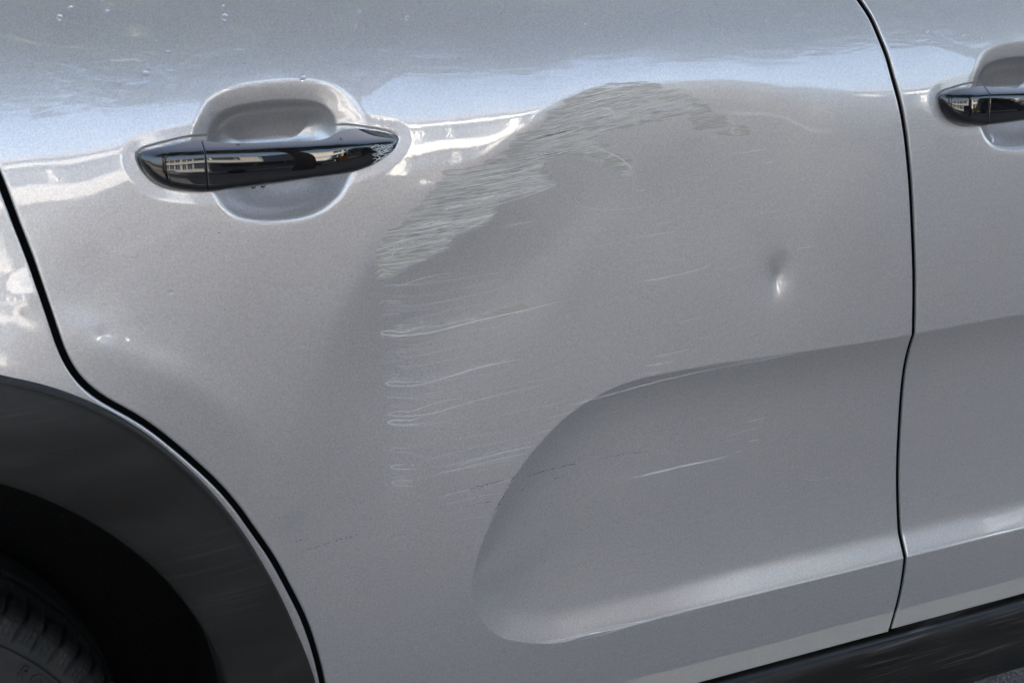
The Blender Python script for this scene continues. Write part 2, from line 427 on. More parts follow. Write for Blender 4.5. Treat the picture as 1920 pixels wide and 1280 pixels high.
L(M_TYRE, mixc(M_TYRE, .4, _c, ramp(M_TYRE, _n2.outputs[0], [(.4, (.009, .009, .0095)), (.8, (.03, .027, .025))])), bsdf(M_TYRE).inputs['Base Color'])
bump(M_TYRE, _n2.outputs[0], .3, .001)
M_SCR = mat('scratch_primer_white', (.72, .68, .62), .6)
M_SCR2 = mat('scratch_faint', (.60, .58, .55), .6, 0)
M_SCR3 = mat('scuff_line', (.56, .52, .46), .6)
M_SCRD = mat('scratch_dark', (.025, .026, .03), .6)
M_WATER = mat('water', (1, 1, 1), .01, 0, Transmission_Weight=1., IOR=1.40)

# ------------------------------------------------------------------ the car
car = tag(empty('parked_car', (.8, .0, 0)), 'silver grey car side with dented scratched rear door and black wheel arch trim', 'car')
def P3(o):                      # meshes are written in world coordinates, so undo the parent's offset
    o.matrix_parent_inverse = Matrix.Translation(-car.location); return o
_link = link
def link(name, me, m=None, parent=None, smooth=True, label=None):
    o = _link(name, me, m, parent, smooth, label)
    if parent is car: P3(o)
    return o

# scuff patches
def cr(pts): return [(680+a/2.526, 140+b/2.526) for a, b in pts]
SC1 = trace(cr([(90, 975), (60, 930), (65, 870), (110, 780), (170, 725), (290, 620), (330, 550), (400, 470), (560, 430), (600, 400), (760, 370), (705, 335), (760, 300), (830, 260), (900, 190), (970, 120), (1060, 70), (1180, 55), (1400, 60), (1520, 90), (1600, 140), (1680, 190), (1760, 235), (1850, 270), (1830, 300), (1780, 290), (1700, 260), (1600, 270), (1555, 175), (1400, 205), (1290, 225), (1150, 262), (1090, 300), (1150, 340), (1210, 390), (1290, 430), (1290, 480), (1240, 470), (1190, 440), (1140, 410), (1080, 385), (950, 375), (880, 400), (850, 460), (920, 515), (850, 550), (700, 580), (620, 620), (640, 655), (580, 720), (450, 760), (400, 830), (300, 880), (200, 920), (140, 960)]))
SC2 = trace(cr([(80, 1225), (160, 1190), (310, 1180), (340, 1210), (600, 1150), (780, 1098), (812, 1118), (700, 1160), (450, 1215), (300, 1250), (120, 1260)]))
SC3 = trace(cr([(1060, 200), (1160, 180), (1280, 150), (1380, 128), (1490, 125), (1545, 155), (1420, 178), (1280, 192), (1150, 215)]))     # spared strip
def scuff(x, z):
    a = np.maximum(sdf_in(x, z, SC1, .02), sdf_in(x, z, SC2, .02)*5)
    a = np.minimum(a, -sdf_in(x, z, SC3, .02)*1.0)
    return np.clip(.5+a/.016, 0, 1)

def zrows(lo, hi, step, fine=None):
    e = np.array([0, .0003, .0008, .0014, .0020, .0028, .004])
    zs = [lo+e]; z = lo+.004
    mid = []
    while z < hi:
        z += (.0009 if fine and fine[0] < z < fine[1] else step); mid.append(z)
    return np.concatenate([zs[0], mid])
def panel(name, xl, xr, zs, ncol, door, fx, lround=True, rround=True, label=None, dens=None, parent=car, edge=.0026):
    """sheet between two edge curves with rolled hems and return flanges"""
    e = np.array([0, .0003, .0008, .0014, .0020, .0028, .004])
    Xl = xl(zs); Xr = xr(zs)
    cl = 1/np.sqrt(1+np.gradient(Xl, zs)**2); crr = 1/np.sqrt(1+np.gradient(Xr, zs)**2)
    W = Xr-Xl
    t = np.linspace(0, 1, ncol) if dens is None else dens
    l = e[None]/np.maximum(cl, .3)[:, None] if lround else np.zeros((len(zs), 1))
    r = e[None]/np.maximum(crr, .3)[:, None] if rround else np.zeros((len(zs), 1))
    l = np.minimum(l, W[:, None]*.4*e/e[-1] if lround else l); r = np.minimum(r, W[:, None]*.4*e/e[-1] if rround else r)
    a = l[:, -1:]; b = W[:, None]-r[:, -1:]
    mid = a+(b-a)*t[None, 1:-1]
    S = np.concatenate([l, mid, W[:, None]-r[:, ::-1]], 1)
    X = Xl[:, None]+S; Z = np.repeat(zs[:, None], S.shape[1], 1)
    Y = Pbase(Z, X)+features(X, Z, door, fx)
    def rnd(dd): dd = np.clip(dd, 0, edge); return edge-np.sqrt(np.maximum(edge**2-(edge-dd)**2, 0))
    E = np.zeros_like(X)
    if lround: E = np.maximum(E, rnd(S*cl[:, None]))
    if rround: E = np.maximum(E, rnd((W[:, None]-S)*crr[:, None]))
    E = np.maximum(E, rnd(Z-zs[0]))
    Y = Y+E
    sc = scuff(X, Z) if (door and name == 'rear_door') else np.zeros_like(X)
    # return flanges
    def addc(A, l0, r0): return np.concatenate([A[:, :1]+l0, A, A[:, -1:]+r0], 1)
    X = addc(X, .0004, -.0004); Y = addc(Y, .014, .014); Z = addc(Z, 0, 0); sc = addc(sc, 0, 0)
    X = np.concatenate([X[:1], X]); Y = np.concatenate([Y[:1]+.014, Y]); Z = np.concatenate([Z[:1]+.0004, Z]); sc = np.concatenate([sc[:1], sc])
    V = np.stack([X, Y, Z], -1)
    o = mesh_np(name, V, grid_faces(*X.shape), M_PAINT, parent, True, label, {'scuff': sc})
    return P3(o)
HZ = (H_OUT[:, 1].min()-.045, H_OUT[:, 1].max()+.055)
GL = .0033; GR = .0031
def off_curve(f, g):          # shift a gap edge sideways, keeping the gap's width across its run
    return lambda z: f(z)+g*np.sqrt(1+((f(z+.002)-f(z-.002))/.004)**2)
# rear door
zs = zrows(ZB, ZT, .0015, HZ)
tt = np.linspace(0, 1, 640)
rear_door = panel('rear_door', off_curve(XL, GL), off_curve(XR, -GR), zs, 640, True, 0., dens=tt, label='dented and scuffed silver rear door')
# front door
zs2 = zrows(ZB+.003, ZT, .0020, HZ)
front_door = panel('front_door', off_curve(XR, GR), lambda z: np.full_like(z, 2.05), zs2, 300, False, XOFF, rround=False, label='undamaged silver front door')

# ---- wheel arch trim curves and wheel
ARC_O = trace([(0, 707), (50, 716), (100, 729), (150, 747), (200, 769), (250, 798), (300, 833), (345, 872), (380, 905), (420, 950), (460, 1003), (495, 1060), (527, 1118), (555, 1180), (580, 1240), (594, 1282)], -.006)
ARC_I = trace([(0, 911), (60, 931), (120, 957), (180, 989), (250, 1037), (300, 1080), (340, 1125), (375, 1172), (402, 1225), (424, 1282)], -.010)
def circ(P):
    A = np.c_[2*P, np.ones(len(P))]; s = np.linalg.lstsq(A, (P**2).sum(1), rcond=None)[0]
    return s[0], s[1], math.sqrt(s[2]+s[0]**2+s[1]**2)
cO = circ(ARC_O); cI = circ(ARC_I); print('arches', cO, cI)
def resample_polar(P, c, n, a0, a1):
    """follow the traced points where there are any and the fitted circle elsewhere"""
    ang = np.arctan2(P[:, 1]-c[1], P[:, 0]-c[0]); rad = np.hypot(P[:, 0]-c[0], P[:, 1]-c[1]); o = np.argsort(ang)
    A = np.linspace(a0, a1, n)
    r = np.interp(A, ang[o], rad[o]-c[2])
    k = np.ones(9)/9; r = np.convolve(np.pad(r, 4, mode='edge'), k, 'valid')
    over = np.maximum(0, np.maximum(ang.min()-A, A-ang.max()))
    r = r*np.exp(-(over/.25)**2)+c[2]
    return np.stack([c[0]+r*np.cos(A), c[1]+r*np.sin(A)], 1)
cW = (cI[0], cI[1])
RO = resample_polar(ARC_O, cO, 420, R(-25), R(150)); RI = resample_polar(ARC_I, cI, 420, R(-25), R(150))

# rear quarter panel: left of the gap and above the trim
XMIN = -.42
zo = RO[:, 1]; mx = np.argmax(zo)
def arcx(z):            # x of the trim's outer edge right of its top
    Zs = RO[:mx+1, 1]; Xs = RO[:mx+1, 0]
    zt = Zs.max()
    return np.where(z < zt, np.interp(z, Zs, Xs), XMIN)-.008
def ql(z):
    return np.maximum(np.minimum(arcx(z), off_curve(XL, -GL)(z)-.004), XMIN)
# dense rows where the arch top is nearly flat
zq = [ZB+.0]; 
while zq[-1] < ZT: zq.append(zq[-1]+(.0009 if zo.max()-.03 < zq[-1] < zo.max() else .0018))
quarter = panel('rear_quarter_panel', ql, off_curve(XL, -GL), np.array(zq), 190, True, 0., lround=False)

# trim
def arch_trim():
    prof = [(0, .010), (.0, -.002), (.006, -.0065), (.018, -.0085), (.04, -.0092), (.06, -.0088), (.10, -.0090), (.25, -.0115), (.5, -.014), (.75, -.0145), (.92, -.013), (.975, -.010), (1.0, -.002), (.99, .03), (.985, .07)]
    fine = []
    for (s0, y0), (s1, y1) in zip(prof[:-1], prof[1:]):
        for k in range(4): fine.append((s0+(s1-s0)*k/4, y0+(y1-y0)*k/4))
    fine.append(prof[-1])
    s = np.array([f[0] for f in fine]); yo = np.array([f[1] for f in fine])
    kk = np.ones(3)/3; yo2 = np.convolve(np.pad(yo, 1, mode='edge'), kk, 'valid')
    X = RO[:, None, 0]*(1-s)+RI[:, None, 0]*s; Z = RO[:, None, 1]*(1-s)+RI[:, None, 1]*s
    Y = Pbase(np.maximum(Z, .05), X)+yo2[None]
    return P3(mesh_np('wheel_arch_trim', np.stack([X, Y, Z], -1), grid_faces(*X.shape), M_TRIM, car, True))
arch_trim()

# wheel well liner (a barrel round the wheel, closed behind)
def lathe(name, prof, cx, cz, n, m, parent, a0=0., a1=2*math.pi, disp=None, flip=False):
    A = np.linspace(a0, a1, n, endpoint=(a1-a0) < 6.28)
    r = np.array([p[0] for p in prof])[None]; y = np.array([p[1] for p in prof])[None]
    rr = np.repeat(r, n, 0); yy = np.repeat(y, n, 0)
    if disp is not None: rr, yy = disp(A[:, None], rr, yy)
    V = np.stack([cx+rr*np.cos(A)[:, None], yy, cz+rr*np.sin(A)[:, None]], -1)
    i = np.arange(n*r.shape[1]).reshape(n, -1)
    if (a1-a0) > 6.28: i = np.concatenate([i, i[:1]])
    f = np.stack([i[:-1, :-1], i[:-1, 1:], i[1:, 1:], i[1:, :-1]], -1).reshape(-1, 4)
    if flip: f = f[:, ::-1]
    return mesh_np(name, V, f, m, parent)
Rin = cI[2]
P3(lathe('wheel_arch_liner', [(Rin+.012, .01), (Rin+.02, .06), (Rin+.02, .30), (Rin*.6, .31), (.02, .31)], cW[0], cW[1], 120, M_LINER, car, R(-35), R(215)))
# tyre
TY = .070            # outer sidewall plane
tp = on_plane([(0, 1088), (60, 1119), (110, 1160), (150, 1200), (190, 1242), (222, 1282)], TY+.09)
cT = circ(tp); TR = np.hypot(tp[:, 0]-cW[0], tp[:, 1]-cW[1]).mean()
print('tyre', cT, 'TR', TR, 'centre', cW)
WZ = .345; 
WX = float(cW[0])-.0
# centre chosen so the tyre passes through the traced points and stands on the ground
def fit_tyre():
    best = None
    for wx in np.linspace(cW[0]-.15, cW[0]+.05, 41):
        for rr_ in np.linspace(.30, .36, 31):
            for wz in np.linspace(.22, .36, 29):
                e = ((np.hypot(tp[:, 0]-wx, tp[:, 1]-wz)-rr_)**2).sum()+.002*((rr_-.33)**2+(wz-rr_)**2)
                if best is None or e < best[0]: best = (e, wx, rr_, wz)
    return best
_, WX, TRR, WZ = fit_tyre(); print('tyre fit', WX, TRR, WZ)
wheel = P3(bpy.data.objects.new('wheel', None)); C.objects.link(wheel); wheel.parent = car; wheel.location = (WX, TY, WZ)
wheel.matrix_parent_inverse = Matrix.Translation(-car.location)
r0 = TRR
tprof = []
for k, (r_, y_) in enumerate([(.62, .012), (.66, .002), (.72, -.004), (.80, -.006), (.86, -.003), (.90, .001), (.905, .003), (.93, .006), (.955, .011), (.975, .017), (.99, .026), (.998, .036), (1, .05), (1, .11), (1, .16), (.998, .18), (.98, .20), (.9, .21), (.75, .215)]):
    tprof.append((r_*r0, y_))
tf = []
for (a, b), (c, d) in zip(tprof[:-1], tprof[1:]):
    for k in range(6): tf.append((a+(c-a)*k/6, b+(d-b)*k/6))
tf.append(tprof[-1])
def tdisp(A, rr, yy):
    s = rr/r0
    ph = (A*78/(2*math.pi)+(yy-.02)*9) % 1
    g = np.exp(-((ph-.5)/.085)**2)*sstep(.915, .96, s)*(yy < .10)
    sp = (np.exp(-((ph-.12)/.022)**2)+np.exp(-((ph-.88)/.022)**2))*sstep(.935, .95, s)*(1-sstep(.975, .99, s))*(yy < .05)
    rim = .0012*np.exp(-((s-.90)/.004)**2)
    groove = .007*(np.exp(-((yy-.075)/.005)**2)+np.exp(-((yy-.12)/.005)**2))
    return rr-.007*g*sstep(.97, 1, s)-groove*(s > .99), yy+.006*g*(1-sstep(.985, 1, s))+.0035*sp-rim*(yy < .02)
tyre = lathe('tyre', tf, 0, 0, 1500, M_TYRE, wheel, disp=tdisp)
lathe('rim', [(.63*r0, .02), (.60*r0, .012), (.58*r0, .03), (.5*r0, .05), (.2*r0, .045), (.05*r0, .04), (.001, .04)], 0, 0, 96, mat('rim_alloy', (.35, .35, .36), .35, .8), wheel)
# raised lettering on the sidewall
def sidewall_text(txt, a_start, rad, size):
    parts = []
    ang = a_start
    for ch in txt:
        if ch == ' ': ang -= .6*size/rad; continue
        cu = bpy.data.curves.new('t', 'FONT'); cu.body = ch; cu.size = size; cu.extrude = .0007; cu.align_x = 'CENTER'
        to = bpy.data.objects.new('t', cu); C.objects.link(to)
        bpy.context.view_layer.update()
        me = bpy.data.meshes.new_from_object(to.evaluated_get(bpy.context.evaluated_depsgraph_get()))
        # glyph plane xy -> wheel plane xz, facing -y
        for v in me.vertices:
            x, y, z = v.co; q = ang-math.pi/2
            xx = x*math.cos(q)-(y+rad)*math.sin(q); zz = x*math.sin(q)+(y+rad)*math.cos(q)
            v.co = (xx, -z-.0052, zz)
        parts.append(me); bpy.data.objects.remove(to)
        ang -= .86*size/rad
    V = []; F = []
    for me in parts:
        b = len(V); V += [tuple(v.co) for v in me.vertices]; F += [tuple(b+i for i in p.vertices) for p in me.polygons]
    me = bpy.data.meshes.new('sidewall_lettering'); me.from_pydata(V, [], F); me.update()
    return link('sidewall_lettering', me, M_TYRE, wheel, False)
pa = on_plane([(45, 1255)], TY)[0]
sidewall_text('ROTATION', math.atan2(pa[1]-WZ, pa[0]-WX), math.hypot(pa[0]-WX, pa[1]-WZ)-.008, .022)

# inner body seen through the door gaps, sill and trim under the doors
mb = MB(); 
prof = [(Pbase(z)+.075, z) for z in np.linspace(ZB-.02, ZT, 30)]
X0, X1 = .55, 2.05
V = []; 
for x in (X0, X1):
    for y, z in prof: V.append((x, y, z))
n = len(prof)
P3(mesh_np('body_frame', V, [[i, i+1, n+i+1, n+i] for i in range(n-1)], M_VOID, car))
# the strip of frame that follows the rear gap
zz = np.linspace(ZB-.02, ZT, 160); xl = XL(zz)
V = np.stack([np.stack([xl-.03, Pbase(zz, xl)+.034, zz], -1), np.stack([xl+.03, Pbase(zz, xl)+.034, zz], -1), np.stack([np.maximum(xl+.03, X0+.02), Pbase(zz)+.073, zz], -1)], 1)
P3(mesh_np('door_seal', V, grid_faces(160, 3), M_VOID, car))
for fn, g in ((XL, GL), (XR, GR)):          # rubber strip a little way inside each gap
    zz = np.linspace(ZB-.004, ZT, 400); xc = fn(zz); hw = off_curve(fn, g+.0002)(zz)-xc
    V = np.stack([np.stack([xc-hw, Yskin(xc, zz)+.0040, zz], -1), np.stack([xc+hw, Yskin(xc, zz)+.0040, zz], -1)], 1)
    P3(mesh_np('gap_seal', V, grid_faces(400, 2), M_VOID, car))
# sill: ledge, face, lip, underside
yb = float(Pbase(ZB))
sl_ = [(yb+.03, ZB+.002), (yb+.010, ZB-.004), (yb-.002, ZB-.007), (yb-.0075, ZB-.010), (yb-.0115, ZB-.017), (yb-.014, ZB-.03), (yb-.014, ZB-.055), (yb-.013, ZB-.078), (yb-.0125, ZB-.082), (yb-.009, ZB-.086), (yb-.003, ZB-.10), (yb+.010, ZB-.135), (yb+.016, ZB-.150), (yb+.025, ZB-.157), (yb+.06, ZB-.158)]
fine = smooth_poly(np.array(sl_), False, 5)
xs = np.linspace(.42, 2.05, 240)
V = np.stack([np.repeat(xs[:, None], len(fine), 1), np.repeat(fine[None, :, 0], len(xs), 0), np.repeat(fine[None, :, 1], len(xs), 0)], -1)
V[..., 1] += .0006*np.sin(V[..., 0]*40)*(V[..., 2] < ZB-.08)
P3(mesh_np('sill_trim', V, grid_faces(len(xs), len(fine)), M_SILL, car))
# upper parts outside the frame: belt moulding, windows, roof rail, floor
yt = float(Pbase(ZT))
m_ = MB(); m_.box(XMIN, 2.05, yt+.004, yt+.03, ZT-.002, ZT+.022); P3(m_.build('belt_moulding', M_GLOSS, car))
M_WIN = mat('tinted_window_glass', (.01, .012, .012), .02)
for a, b in ((XMIN, .25), (.29, 1.18), (1.24, 2.05)):
    ym = yt+.012; V = [(a, ym, ZT+.02), (b, ym, ZT+.02), (b, ym+.14, ZT+.32), (a, ym+.14, ZT+.32), (a, ym+.006, ZT+.02), (b, ym+.006, ZT+.02), (b, ym+.146, ZT+.32), (a, ym+.146, ZT+.32)]
    P3(mesh_np('side_window', V, [[0, 1, 2, 3], [7, 6, 5, 4], [0, 4, 5, 1], [2, 6, 7, 3]], M_WIN, car, False))
m_ = MB(); m_.box(XMIN, 2.05, yt+.13, yt+1.4, ZT+.32, ZT+.36); P3(m_.build('roof', M_PAINT, car))
m_ = MB(); m_.box(XMIN+.6, 2.05, yb+.06, yb+1.5, .19, .24); P3(m_.build('floor_pan', M_VOID, car))

# ---- door handles
tx = np.concatenate([hT[:, 0]]); 
o1 = np.argsort(hT[:, 0]); o2 = np.argsort(hB[:, 0])
x0h, x1h = hT[:, 0].min(), hT[:, 0].max()
def ht(x): return np.interp(x, hTs[:, 0], hTs[:, 1])
def hb(x): return np.interp(x, hBs[:, 0], hBs[:, 1])
hTs = smooth_poly(hT, False, 8); hBs = smooth_poly(hB, False, 8)
xcut = float(on_plane([(385, 310)], FR_Y)[0][0])
hRs = on_plane(HR_, FR_Y)
def handle_piece(name, xa, xb, parent, fx, ra, rb, label=None):
    u = np.linspace(0, 1, 110)
    # cosine spacing keeps the rounded ends smooth
    X = xa+(xb-xa)*(.5-.5*np.cos(np.pi*u)); X[0] += 1e-5; X[-1] -= 1e-5
    s = np.concatenate([.5-.5*np.cos(np.pi*np.linspace(0, 1, 60))])
    T = ht(X)[:, None]; B = hb(X)[:, None]; H = T-B
    S = s[None]; Z = B+H*S
    tl = np.clip((X-x0h)/.050, 0, 1); tr = np.clip((x1h-X)/.085, 0, 1)
    p = (.007+.024*np.sqrt(1-(1-tl)**2))*(.42+.58*np.sqrt(1-(1-tr)**2))      # how far the face stands out
    p = p[:, None]
    # section
    hmm = H
    db = np.clip(S*hmm/.011, 0, 1); bot = np.sqrt(np.maximum(1-(1-db)**2, 0))
    sc = np.clip((np.interp(X, hRs[:, 0], hRs[:, 1])[:, None]-B)/np.maximum(hmm, .001), .5, .97)      # ridge between face and top bevel
    face = -.0016*((S-.45)/.5)**2-(S-.3)*hmm*.085
    over = softpos((S-sc)*hmm, .0026)
    y = p*(.25+.75*bot)+face-over*1.25
    # left and right end rounding
    el = np.clip((X-x0h)/.012, 0, 1)[:, None]; er = np.clip((x1h-X)/.010, 0, 1)[:, None]
    y = np.maximum(y, .0012)
    y = y*np.sqrt(np.maximum(1-(1-el)**2, 0))**.5*np.sqrt(np.maximum(1-(1-er)**2, 0))**.5
    # tiny radius at the joint of cap and grip
    for e_, r_ in ((np.clip((X-xa)/.0012, 0, 1), ra), (np.clip((xb-X)/.0012, 0, 1), rb)):
        if r_: y = y-.0008*(1-np.sqrt(np.maximum(1-(1-e_[:, None])**2, 0)))
    xm_ = (x0h+x1h)/2; y = y-(.008*((X-xm_)/(x1h-xm_))**2)[:, None]*np.clip(p/.02, 0, 1)
    y = np.maximum(y, .0010)
    Y = hb_y-y+.0005
    back = np.minimum(Y+.014, hb_y+.005-.42*p)
    back = np.maximum(back, Y+.003)
    V = np.concatenate([np.stack([X[:, None]+0*S, Y, Z], -1), np.stack([X[:, None]+0*S, back, T-(T-Z)*.9-H*.05], -1)[:, ::-1]], 1)
    nr, nc = V.shape[:2]
    i = np.arange(nr*nc).reshape(nr, nc); i2 = np.concatenate([i, i[:, :1]], 1)
    f = np.stack([i2[:-1, :-1], i2[1:, :-1], i2[1:, 1:], i2[:-1, 1:]], -1).reshape(-1, 4)
    h = nc//2
    cap0 = np.stack([i[0, :h-1], i[0, 1:h], i[0, ::-1][:h][1:], i[0, ::-1][:h-1]], -1)
    cap1 = np.stack([i[-1, :h-1], i[-1, ::-1][:h-1], i[-1, ::-1][:h][1:], i[-1, 1:h]], -1)
    V = V.reshape(-1, 3).copy(); V[:, 0] += fx
    me = mesh_np(name, V, np.concatenate([f, cap0, cap1]), M_GLOSS, parent, True, label)
    return me
def handle_y(x, z):       # outward face of the handle, for the marks on it
    return None
for par, fx in ((rear_door, 0.), (front_door, XOFF)):
    handle_piece('handle_cap', x0h, xcut-.0004, par, fx, 0, 1)
    g = handle_piece('door_handle', xcut+.0004, x1h, par, fx, 1, 0, 'gloss black handle with scraped front end' if fx == 0 else None)
    if fx == 0: grip = g

# ------------------------------------------------------------------ scratches (thin ribbons lying on the skin)
def ribbon_np(P, w, lift=.00012, surf=None, taper=True):
    """P: pixel polyline on the photo -> V,F of a thin strip on the skin"""
    P = np.array(P, float)
    if len(P) > 2: P = smooth_poly(P, False, 5)
    else:
        t = np.linspace(0, 1, 8)[:, None]; P = P[0]*(1-t)+P[1]*t
    x, z, y = on_skin(P[:, 0], P[:, 1])
    dx = np.gradient(x); dz = np.gradient(z); l = np.hypot(dx, dz)+1e-9
    nx, nz = -dz/l, dx/l
    k = np.linspace(0, 1, len(x)); ww = w*(np.clip(np.minimum(k, 1-k)*6+.25, 0, 1) if taper else 1+0*k)*(1+.25*np.sin(k*37+x*900))
    a = (x+nx*ww/2, z+nz*ww/2); b = (x-nx*ww/2, z-nz*ww/2)
    ya = Yskin(a[0], a[1]); yb_ = Yskin(b[0], b[1])
    V = np.concatenate([np.stack([a[0], ya-lift, a[1]], -1), np.stack([b[0], yb_-lift, b[1]], -1)])
    n = len(x); i = np.arange(n-1)
    return V, np.stack([i, i+n, i+n+1, i+1], -1)
def scratch(P, w=.6, m=None, name='paint_scratch'):
    V, F = ribbon_np(P, w*.00085)
    return P3_(mesh_np(name, V, F, m or M_SCR, rear_door))
def P3_(o): return o
def c5(pts): return [(540+a/2.743, 640+b/2.743) for a, b in pts]
def c4(pts): return [(680+a/2.526, 140+b/2.526) for a, b in pts]
def c6(pts): return [(1180+a/2.559, 440+b/2.56) for a, b in pts]
def c7(pts): return [(860+a/1.811, 900+b/1.811) for a, b in pts]
W1, W2, DK = M_SCR, M_SCR2, M_SCRD
SCR = [
 # below the scuff, left ends of the rubs (hooks)
 (c4([(90, 1003), (150, 996), (185, 998), (260, 970), (340, 950), (450, 935)]), .6, W1),
 (c4([(190, 1000), (330, 985), (520, 955), (700, 930)]), .45, W2), (c4([(120, 1050), (300, 1045), (520, 1000), (720, 950)]), .45, W2),
 (c4([(80, 1088), (90, 1075), (130, 1070), (190, 1076)]), .55, W1), (c4([(110, 1095), (250, 1095), (450, 1060), (700, 1000)]), .5, W2),
 (c4([(85, 1140), (120, 1133), (170, 1134), (190, 1142)]), .5, W2), (c4([(195, 1155), (300, 1145), (450, 1105), (600, 1080)]), .4, W2),
 (c4([(310, 1185), (250, 1200), (195, 1218), (130, 1212), (88, 1220), (110, 1232), (200, 1235), (330, 1218), (520, 1170), (700, 1130), (850, 1095), (950, 1070)]), .85, W1),
 (c4([(1330, 978), (1400, 968), (1500, 945), (1580, 925), (1645, 903)]), .7, W1), (c4([(1280, 985), (1400, 962), (1480, 945)]), .4, W2),
 (c4([(1785, 375), (1850, 362), (1910, 350)]), .6, W1), (c4([(1895, 420), (1940, 413)]), .5, W1), (c4([(1295, 550), (1340, 546)]), .5, W1),
 (c4([(1080, 820), (1200, 795), (1330, 765), (1520, 738)]), .45, W2), (c4([(1390, 707), (1470, 695)]), .45, W2), (c4([(1490, 1175), (1620, 1145)]), .4, W2),
 (c4([(1000, 625), (1200, 640), (1400, 618)]), .35, W2), (c4([(1850, 660), (1980, 640)]), .4, W2),
 # hooks lower down
 (c5([(492, 68), (510, 56), (560, 52), (608, 56)]), .5, W2), (c5([(600, 76), (700, 68), (800, 45), (900, 20)]), .4, W2),
 (c5([(497, 115), (530, 103), (610, 104)]), .45, W2), (c5([(550, 127), (660, 125), (800, 100), (1000, 55)]), .4, W2),
 (c5([(640, 196), (615, 208), (560, 205), (500, 215), (540, 228), (620, 228), (720, 212), (850, 175), (1000, 130), (1180, 92)]), .75, W1),
 (c5([(620, 206), (720, 205), (850, 172), (1000, 125), (1250, 85)]), .5, W2), (c5([(505, 205), (540, 192), (615, 188)]), .4, W2),
 (c5([(500, 280), (560, 292), (680, 288)]), .4, W2),
 (c5([(900, 288), (760, 315), (630, 360), (570, 358), (512, 372), (560, 382), (660, 380), (760, 365), (900, 322), (1100, 270), (1330, 218)]), .65, W1),
 (c5([(700, 383), (630, 405), (570, 402), (512, 416), (560, 427), (650, 425), (740, 412)]), .75, W1),
 (c5([(512, 414), (540, 403), (600, 410)]), .5, W1), (c5([(514, 420), (570, 434), (700, 430), (820, 405)]), .5, W2), (c5([(1040, 395), (1200, 355), (1400, 318)]), .35, W2),
 (c5([(645, 550), (560, 548), (520, 560), (560, 569), (648, 569)]), .5, W2), (c5([(530, 530), (560, 545)]), .4, W2),
 (c5([(605, 633), (555, 634), (526, 646), (570, 656), (662, 655)]), .65, W1), (c5([(636, 634), (646, 637)]), .9, W1),
 (c5([(538, 708), (560, 695), (600, 693)]), .5, W2), (c5([(530, 730), (560, 714), (645, 716)]), .55, W1), (c5([(528, 727), (560, 738), (645, 743)]), .6, W1), (c5([(530, 718), (560, 726), (610, 722)]), .5, W2),
 (c5([(545, 905), (570, 908), (600, 912)]), .5, W2), (c5([(600, 1003), (570, 1005), (550, 1014), (590, 1022)]), .5, W2),
 (c5([(35, 813), (60, 806)]), .4, W2),
 (c5([(660, 620), (820, 580), (1000, 535), (1180, 500), (1290, 472)]), .4, W2), (c5([(1285, 472), (1320, 460), (1357, 453)]), .6, W1),
 (c5([(770, 650), (900, 618), (1080, 575), (1270, 532)]), .6, W2), (c5([(860, 640), (1000, 600), (1150, 560), (1280, 536)]), .5, W1), (c5([(760, 680), (900, 650), (1080, 605), (1250, 568)]), .55, W1), (c5([(900, 655), (1050, 625), (1180, 597)]), .4, W2),
 (c5([(1000, 580), (1150, 540), (1300, 500)]), .4, W2), (c5([(790, 797), (870, 775), (945, 758)]), .6, W1), (c5([(960, 752), (1060, 730), (1150, 708)]), .5, W1),
 (c5([(805, 838), (900, 815), (1000, 792), (1100, 775)]), .45, W1), (c5([(850, 925), (960, 905), (1040, 895)]), .35, W2),
 (c5([(1340, 393), (1420, 372), (1500, 345)]), .5, W1), (c5([(1465, 327), (1540, 305), (1650, 275), (1760, 243), (1910, 205)]), .9, W1), (c5([(1440, 328), (1580, 285), (1800, 240)]), .4, W2),
 (c5([(1840, 165), (1920, 155)]), .4, W2), (c5([(1860, 125), (1920, 112)]), .5, W1), (c5([(1885, 77), (1930, 68)]), .4, W2),
 (c5([(1670, 632), (1720, 620)]), .4, W2),
 # right of the dish crease
 (c6([(120, 585), (200, 570), (290, 547)]), .6, W1), (c6([(70, 630), (150, 620), (215, 604)]), .5, W1), (c6([(120, 622), (190, 608)]), .4, W2), (c6([(70, 668), (115, 660)]), .4, W2),
 (c6([(230, 420), (330, 400)]), .4, W2), (c6([(800, 68), (885, 54)]), .6, W1),
 (c6([(0, 738), (150, 700), (350, 655), (520, 622), (650, 600), (770, 570)]), .7, W1), (c6([(520, 612), (680, 590), (800, 570)]), .5, W2),
 (c6([(565, 898), (610, 887), (660, 875)]), .6, W1), (c6([(460, 968), (540, 945), (620, 926)]), .6, W1), (c6([(450, 990), (540, 975)]), .4, W2), (c6([(570, 993), (620, 981)]), .9, W1), (c6([(510, 1042), (540, 1036)]), .6, W1),
 (c6([(0, 1168), (130, 1140), (300, 1100), (500, 1055)]), .8, W1), (c6([(40, 1160), (200, 1118), (390, 1080)]), .6, W2), (c6([(100, 1150), (260, 1110), (440, 1075)]), .5, W1), (c6([(830, 1165), (880, 1178), (930, 1170), (990, 1165)]), .55, W2),
 # abrasion on the lower edge of the dish
 (c7([(255, 549), (330, 545), (420, 520), (520, 495), (640, 475), (740, 455), (840, 435)]), .7, W2), (c7([(400, 542), (480, 525), (600, 490), (740, 452)]), .8, W2), (c7([(420, 530), (560, 497), (700, 462)]), .9, W1),
 (c7([(290, 545), (350, 538), (440, 522)]), .9, W2), (c7([(440, 520), (520, 508), (620, 482)]), .8, W1),
 (c7([(395, 645), (430, 637)]), .9, W2),
 # long line in the upper reflection
 ([(695, 147), (800, 146), (900, 145), (980, 142), (1050, 140), (1080, 147), (1105, 157)], .4, W2), ([(960, 165), (1040, 164), (1090, 170), (1100, 166)], .35, W2),
]
_r = random.Random(21)
